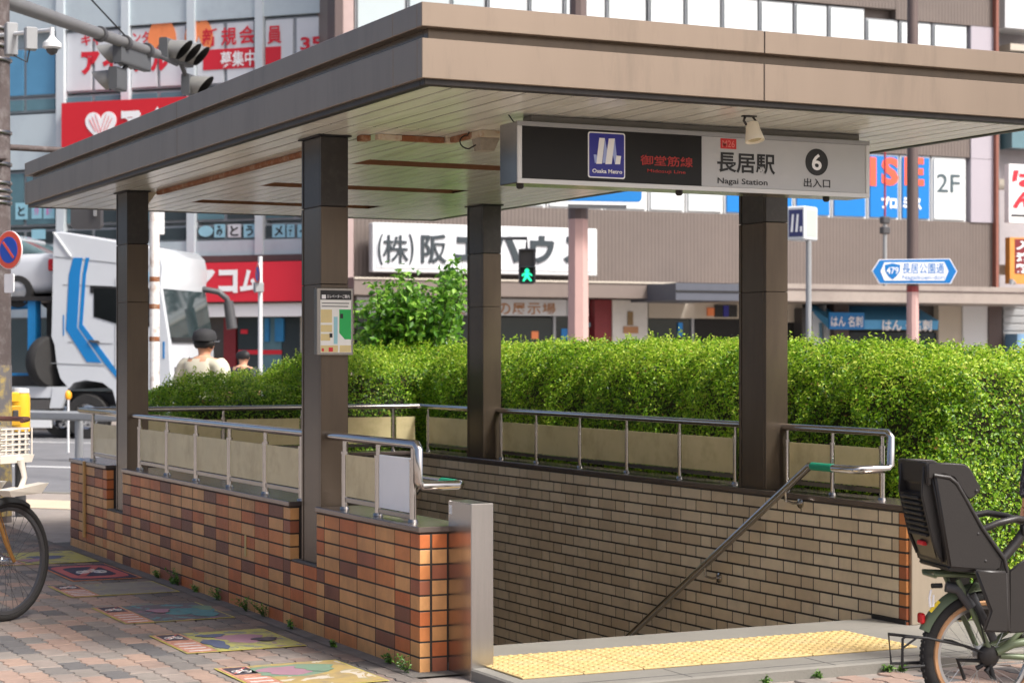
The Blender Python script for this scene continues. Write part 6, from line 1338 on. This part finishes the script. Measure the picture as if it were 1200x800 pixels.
# ------------------------------------------------------------------ people
M_skin = mat('skin', (206, 156, 126), .5, var=.04)
def person(label, loc, rz, h, m_top, m_leg, m_hair, cap=None, glasses=False, long_sleeve=False, dress=False, shirt_off=.014):
    root = thing('person', label, 'person', loc, rz, group='people on the street', world=False); k = h/1.70
    V = [(0, 0, .95), (0, .0, 1.10), (0, -.005, 1.28), (0, .0, 1.40), (0, -.01, 1.47), (0, -.025, 1.53), (0, -.03, 1.60), (0, -.02, 1.655)]
    r_ = [.135, .125, .145, .10, .052, .062, .088, .072]; Ed = [(i, i+1) for i in range(7)]
    for s_ in (-1, 1):
        b = len(V); V += [(s_*.17, .0, 1.39), (s_*.235, .02, 1.14), (s_*.25, -.06, .92), (s_*.25, -.09, .85)]; r_ += [.062, .046, .034, .030]; Ed += [(3, b), (b, b+1), (b+1, b+2), (b+2, b+3)]
        for fi, (fx, fl) in enumerate(((-.022, .075), (-.007, .085), (.008, .08), (.022, .065))):
            c = len(V); V += [(s_*(.25)+fx, -.10, .81), (s_*.25+fx, -.115, .81-fl*.7)]; r_ += [.009, .007]; Ed += [(b+3, c), (c, c+1)]
        c = len(V); V += [(s_*.215, -.115, .84), (s_*.21, -.135, .80)]; r_ += [.010, .008]; Ed += [(b+3, c), (c, c+1)]
        b = len(V); V += [(s_*.095, .0, .88), (s_*.10, -.01, .50), (s_*.105, .02, .10), (s_*.108, -.02, .035), (s_*.112, -.13, .03)]; r_ += [.092, .06, .042, .04, .034]; Ed += [(0, b), (b, b+1), (b+1, b+2), (b+2, b+3), (b+3, b+4)]
    c = len(V); V += [(0, -.118, 1.585)]; r_ += [.014]; Ed += [(6, c)]
    for s_ in (-1, 1): c = len(V); V += [(s_*.088, -.02, 1.59)]; r_ += [.016]; Ed += [(6, c)]
    me = bpy.data.meshes.new('body'); me.from_pydata([tuple(np.array(v)*k) for v in V], Ed, [])
    o = bpy.data.objects.new('body', me); COL.objects.link(o); md = o.modifiers.new('skin', 'SKIN'); md.use_smooth_shade = True; md.branch_smoothing = .4
    for i, sv in enumerate(me.skin_vertices[0].data): sv.radius = (r_[i]*k, r_[i]*k); sv.use_root = (i == 0)
    o.modifiers.new('sub', 'SUBSURF').levels = 2
    bpy.context.view_layer.update(); dg = bpy.context.evaluated_depsgraph_get(); bm_ = bpy.data.meshes.new_from_object(o.evaluated_get(dg)); bpy.data.objects.remove(o)
    for p in bm_.polygons: p.use_smooth = True
    bm_.materials.clear(); body = link('body', bm_, M_skin, root)
    co = np.array([v.co for v in bm_.vertices]); no = np.array([v.normal for v in bm_.vertices])
    def shell(name, m, test, off):
        keep = [p for p in bm_.polygons if all(test(co[i]/k) for i in p.vertices)]; ids = sorted({i for p in keep for i in p.vertices}); mp_ = {i: j for j, i in enumerate(ids)}
        me2 = bpy.data.meshes.new(name); me2.from_pydata([tuple(co[i]+no[i]*off) for i in ids], [], [tuple(mp_[i] for i in p.vertices) for p in keep])
        for p in me2.polygons: p.use_smooth = True
        return link(name, me2, m, root)
    sl_ = .88 if long_sleeve else 1.16
    shell('shirt', m_top, lambda p: (.90 < p[2] < 1.44 and abs(p[0]) < .20) or (abs(p[0]) >= .18 and p[2] > sl_), shirt_off)
    if dress: MB().lathe([(.155*k, .98*k), (.20*k, .75*k), (.25*k, .42*k)], (0, 0, 0), n=20, capped=False).build('skirt', m_leg, root, smooth=60)
    else: shell('trousers', m_leg, lambda p: .08 < p[2] < .96 and abs(p[0]) < .2, .012)
    shell('hair', m_hair, lambda p: p[2] > 1.545 and (p[1] > -.075 if p[2] < 1.66 else True) and (p[1] > -.03 or p[2] > 1.635), .013)
    for s_ in (-1, 1): MB().sphere((s_*.108*k, -.07*k, .03*k), .05*k, .13*k, .045*k).build('shoe', M_dark, root, smooth=60)
    for s_ in (-1, 1): MB().sphere((s_*.032*k, -.108*k, 1.605*k), .010*k).build('eye', M_black, root, smooth=60)
    MB().box(-.022*k, .022*k, -.116*k, -.105*k, 1.548*k, 1.556*k, .002).build('mouth', mat('lips', (170, 100, 90), .5, var=0), root)
    if cap:
        cp = MB(); cp.lathe([(.100*k, 1.615*k), (.102*k, 1.66*k), (.088*k, 1.705*k), (.05*k, 1.73*k), (.001, 1.735*k)], (0, -.02*k, 0), n=20, capped=False); c_ = cp.build('cap', cap, root, smooth=60)
        MB().prism([(x, y) for x, y in [(-.085*k, -.09*k), (-.06*k, -.16*k), (0, -.19*k), (.06*k, -.16*k), (.085*k, -.09*k)]], 1.618*k, 1.628*k, 'z').build('cap_peak', cap, c_)
    if glasses: MB().tube([(-.09*k, .0, 1.61*k), (-.075*k, -.115*k, 1.61*k), (0, -.128*k, 1.61*k), (.075*k, -.115*k, 1.61*k), (.09*k, .0, 1.61*k)], .005, 6).build('glasses', M_alloy, root)
    return root
M_dk2 = mat('dark trousers', (48, 50, 58), .8, var=.1)
p1_ = at_depth(238, HORY, 18.2); person('person in a cream shirt and black cap with glasses walking behind the low hedge', (p1_.x, p1_.y, -.008), math.atan2(-CF.x*.0, 1) + R(126), 1.66, mat('cream shirt', (212, 206, 184), .8, var=.05), M_dk2, mat('black hair', (30, 28, 28), .6, var=.1), cap=mat('black cap', (44, 44, 46), .8, var=.1), glasses=True, shirt_off=.024).scale = (1.16, 1.16, 1.0)
p2_ = at_depth(284, HORY, 24.0); person('person with short black hair in a navy top further off beyond the hedge', (p2_.x, p2_.y, -.12), R(128), 1.66, mat('navy top', (44, 46, 60), .8, var=.1), M_dk2, MATS['black hair'])
p3_ = at_depth(1272, HORY, 8.6); person('person in a dark navy dotted dress, only an arm showing at the right photo edge', (p3_.x, p3_.y, -.008), R(160), 1.58, mat('dotted navy cloth', (30, 32, 48), .8, var=.2, vscale=60, dirt=(190, 190, 200), dscale=70, damt=.6), MATS['dotted navy cloth'], mat('brown hair', (84, 62, 48), .6, var=.15), long_sleeve=True, dress=True)
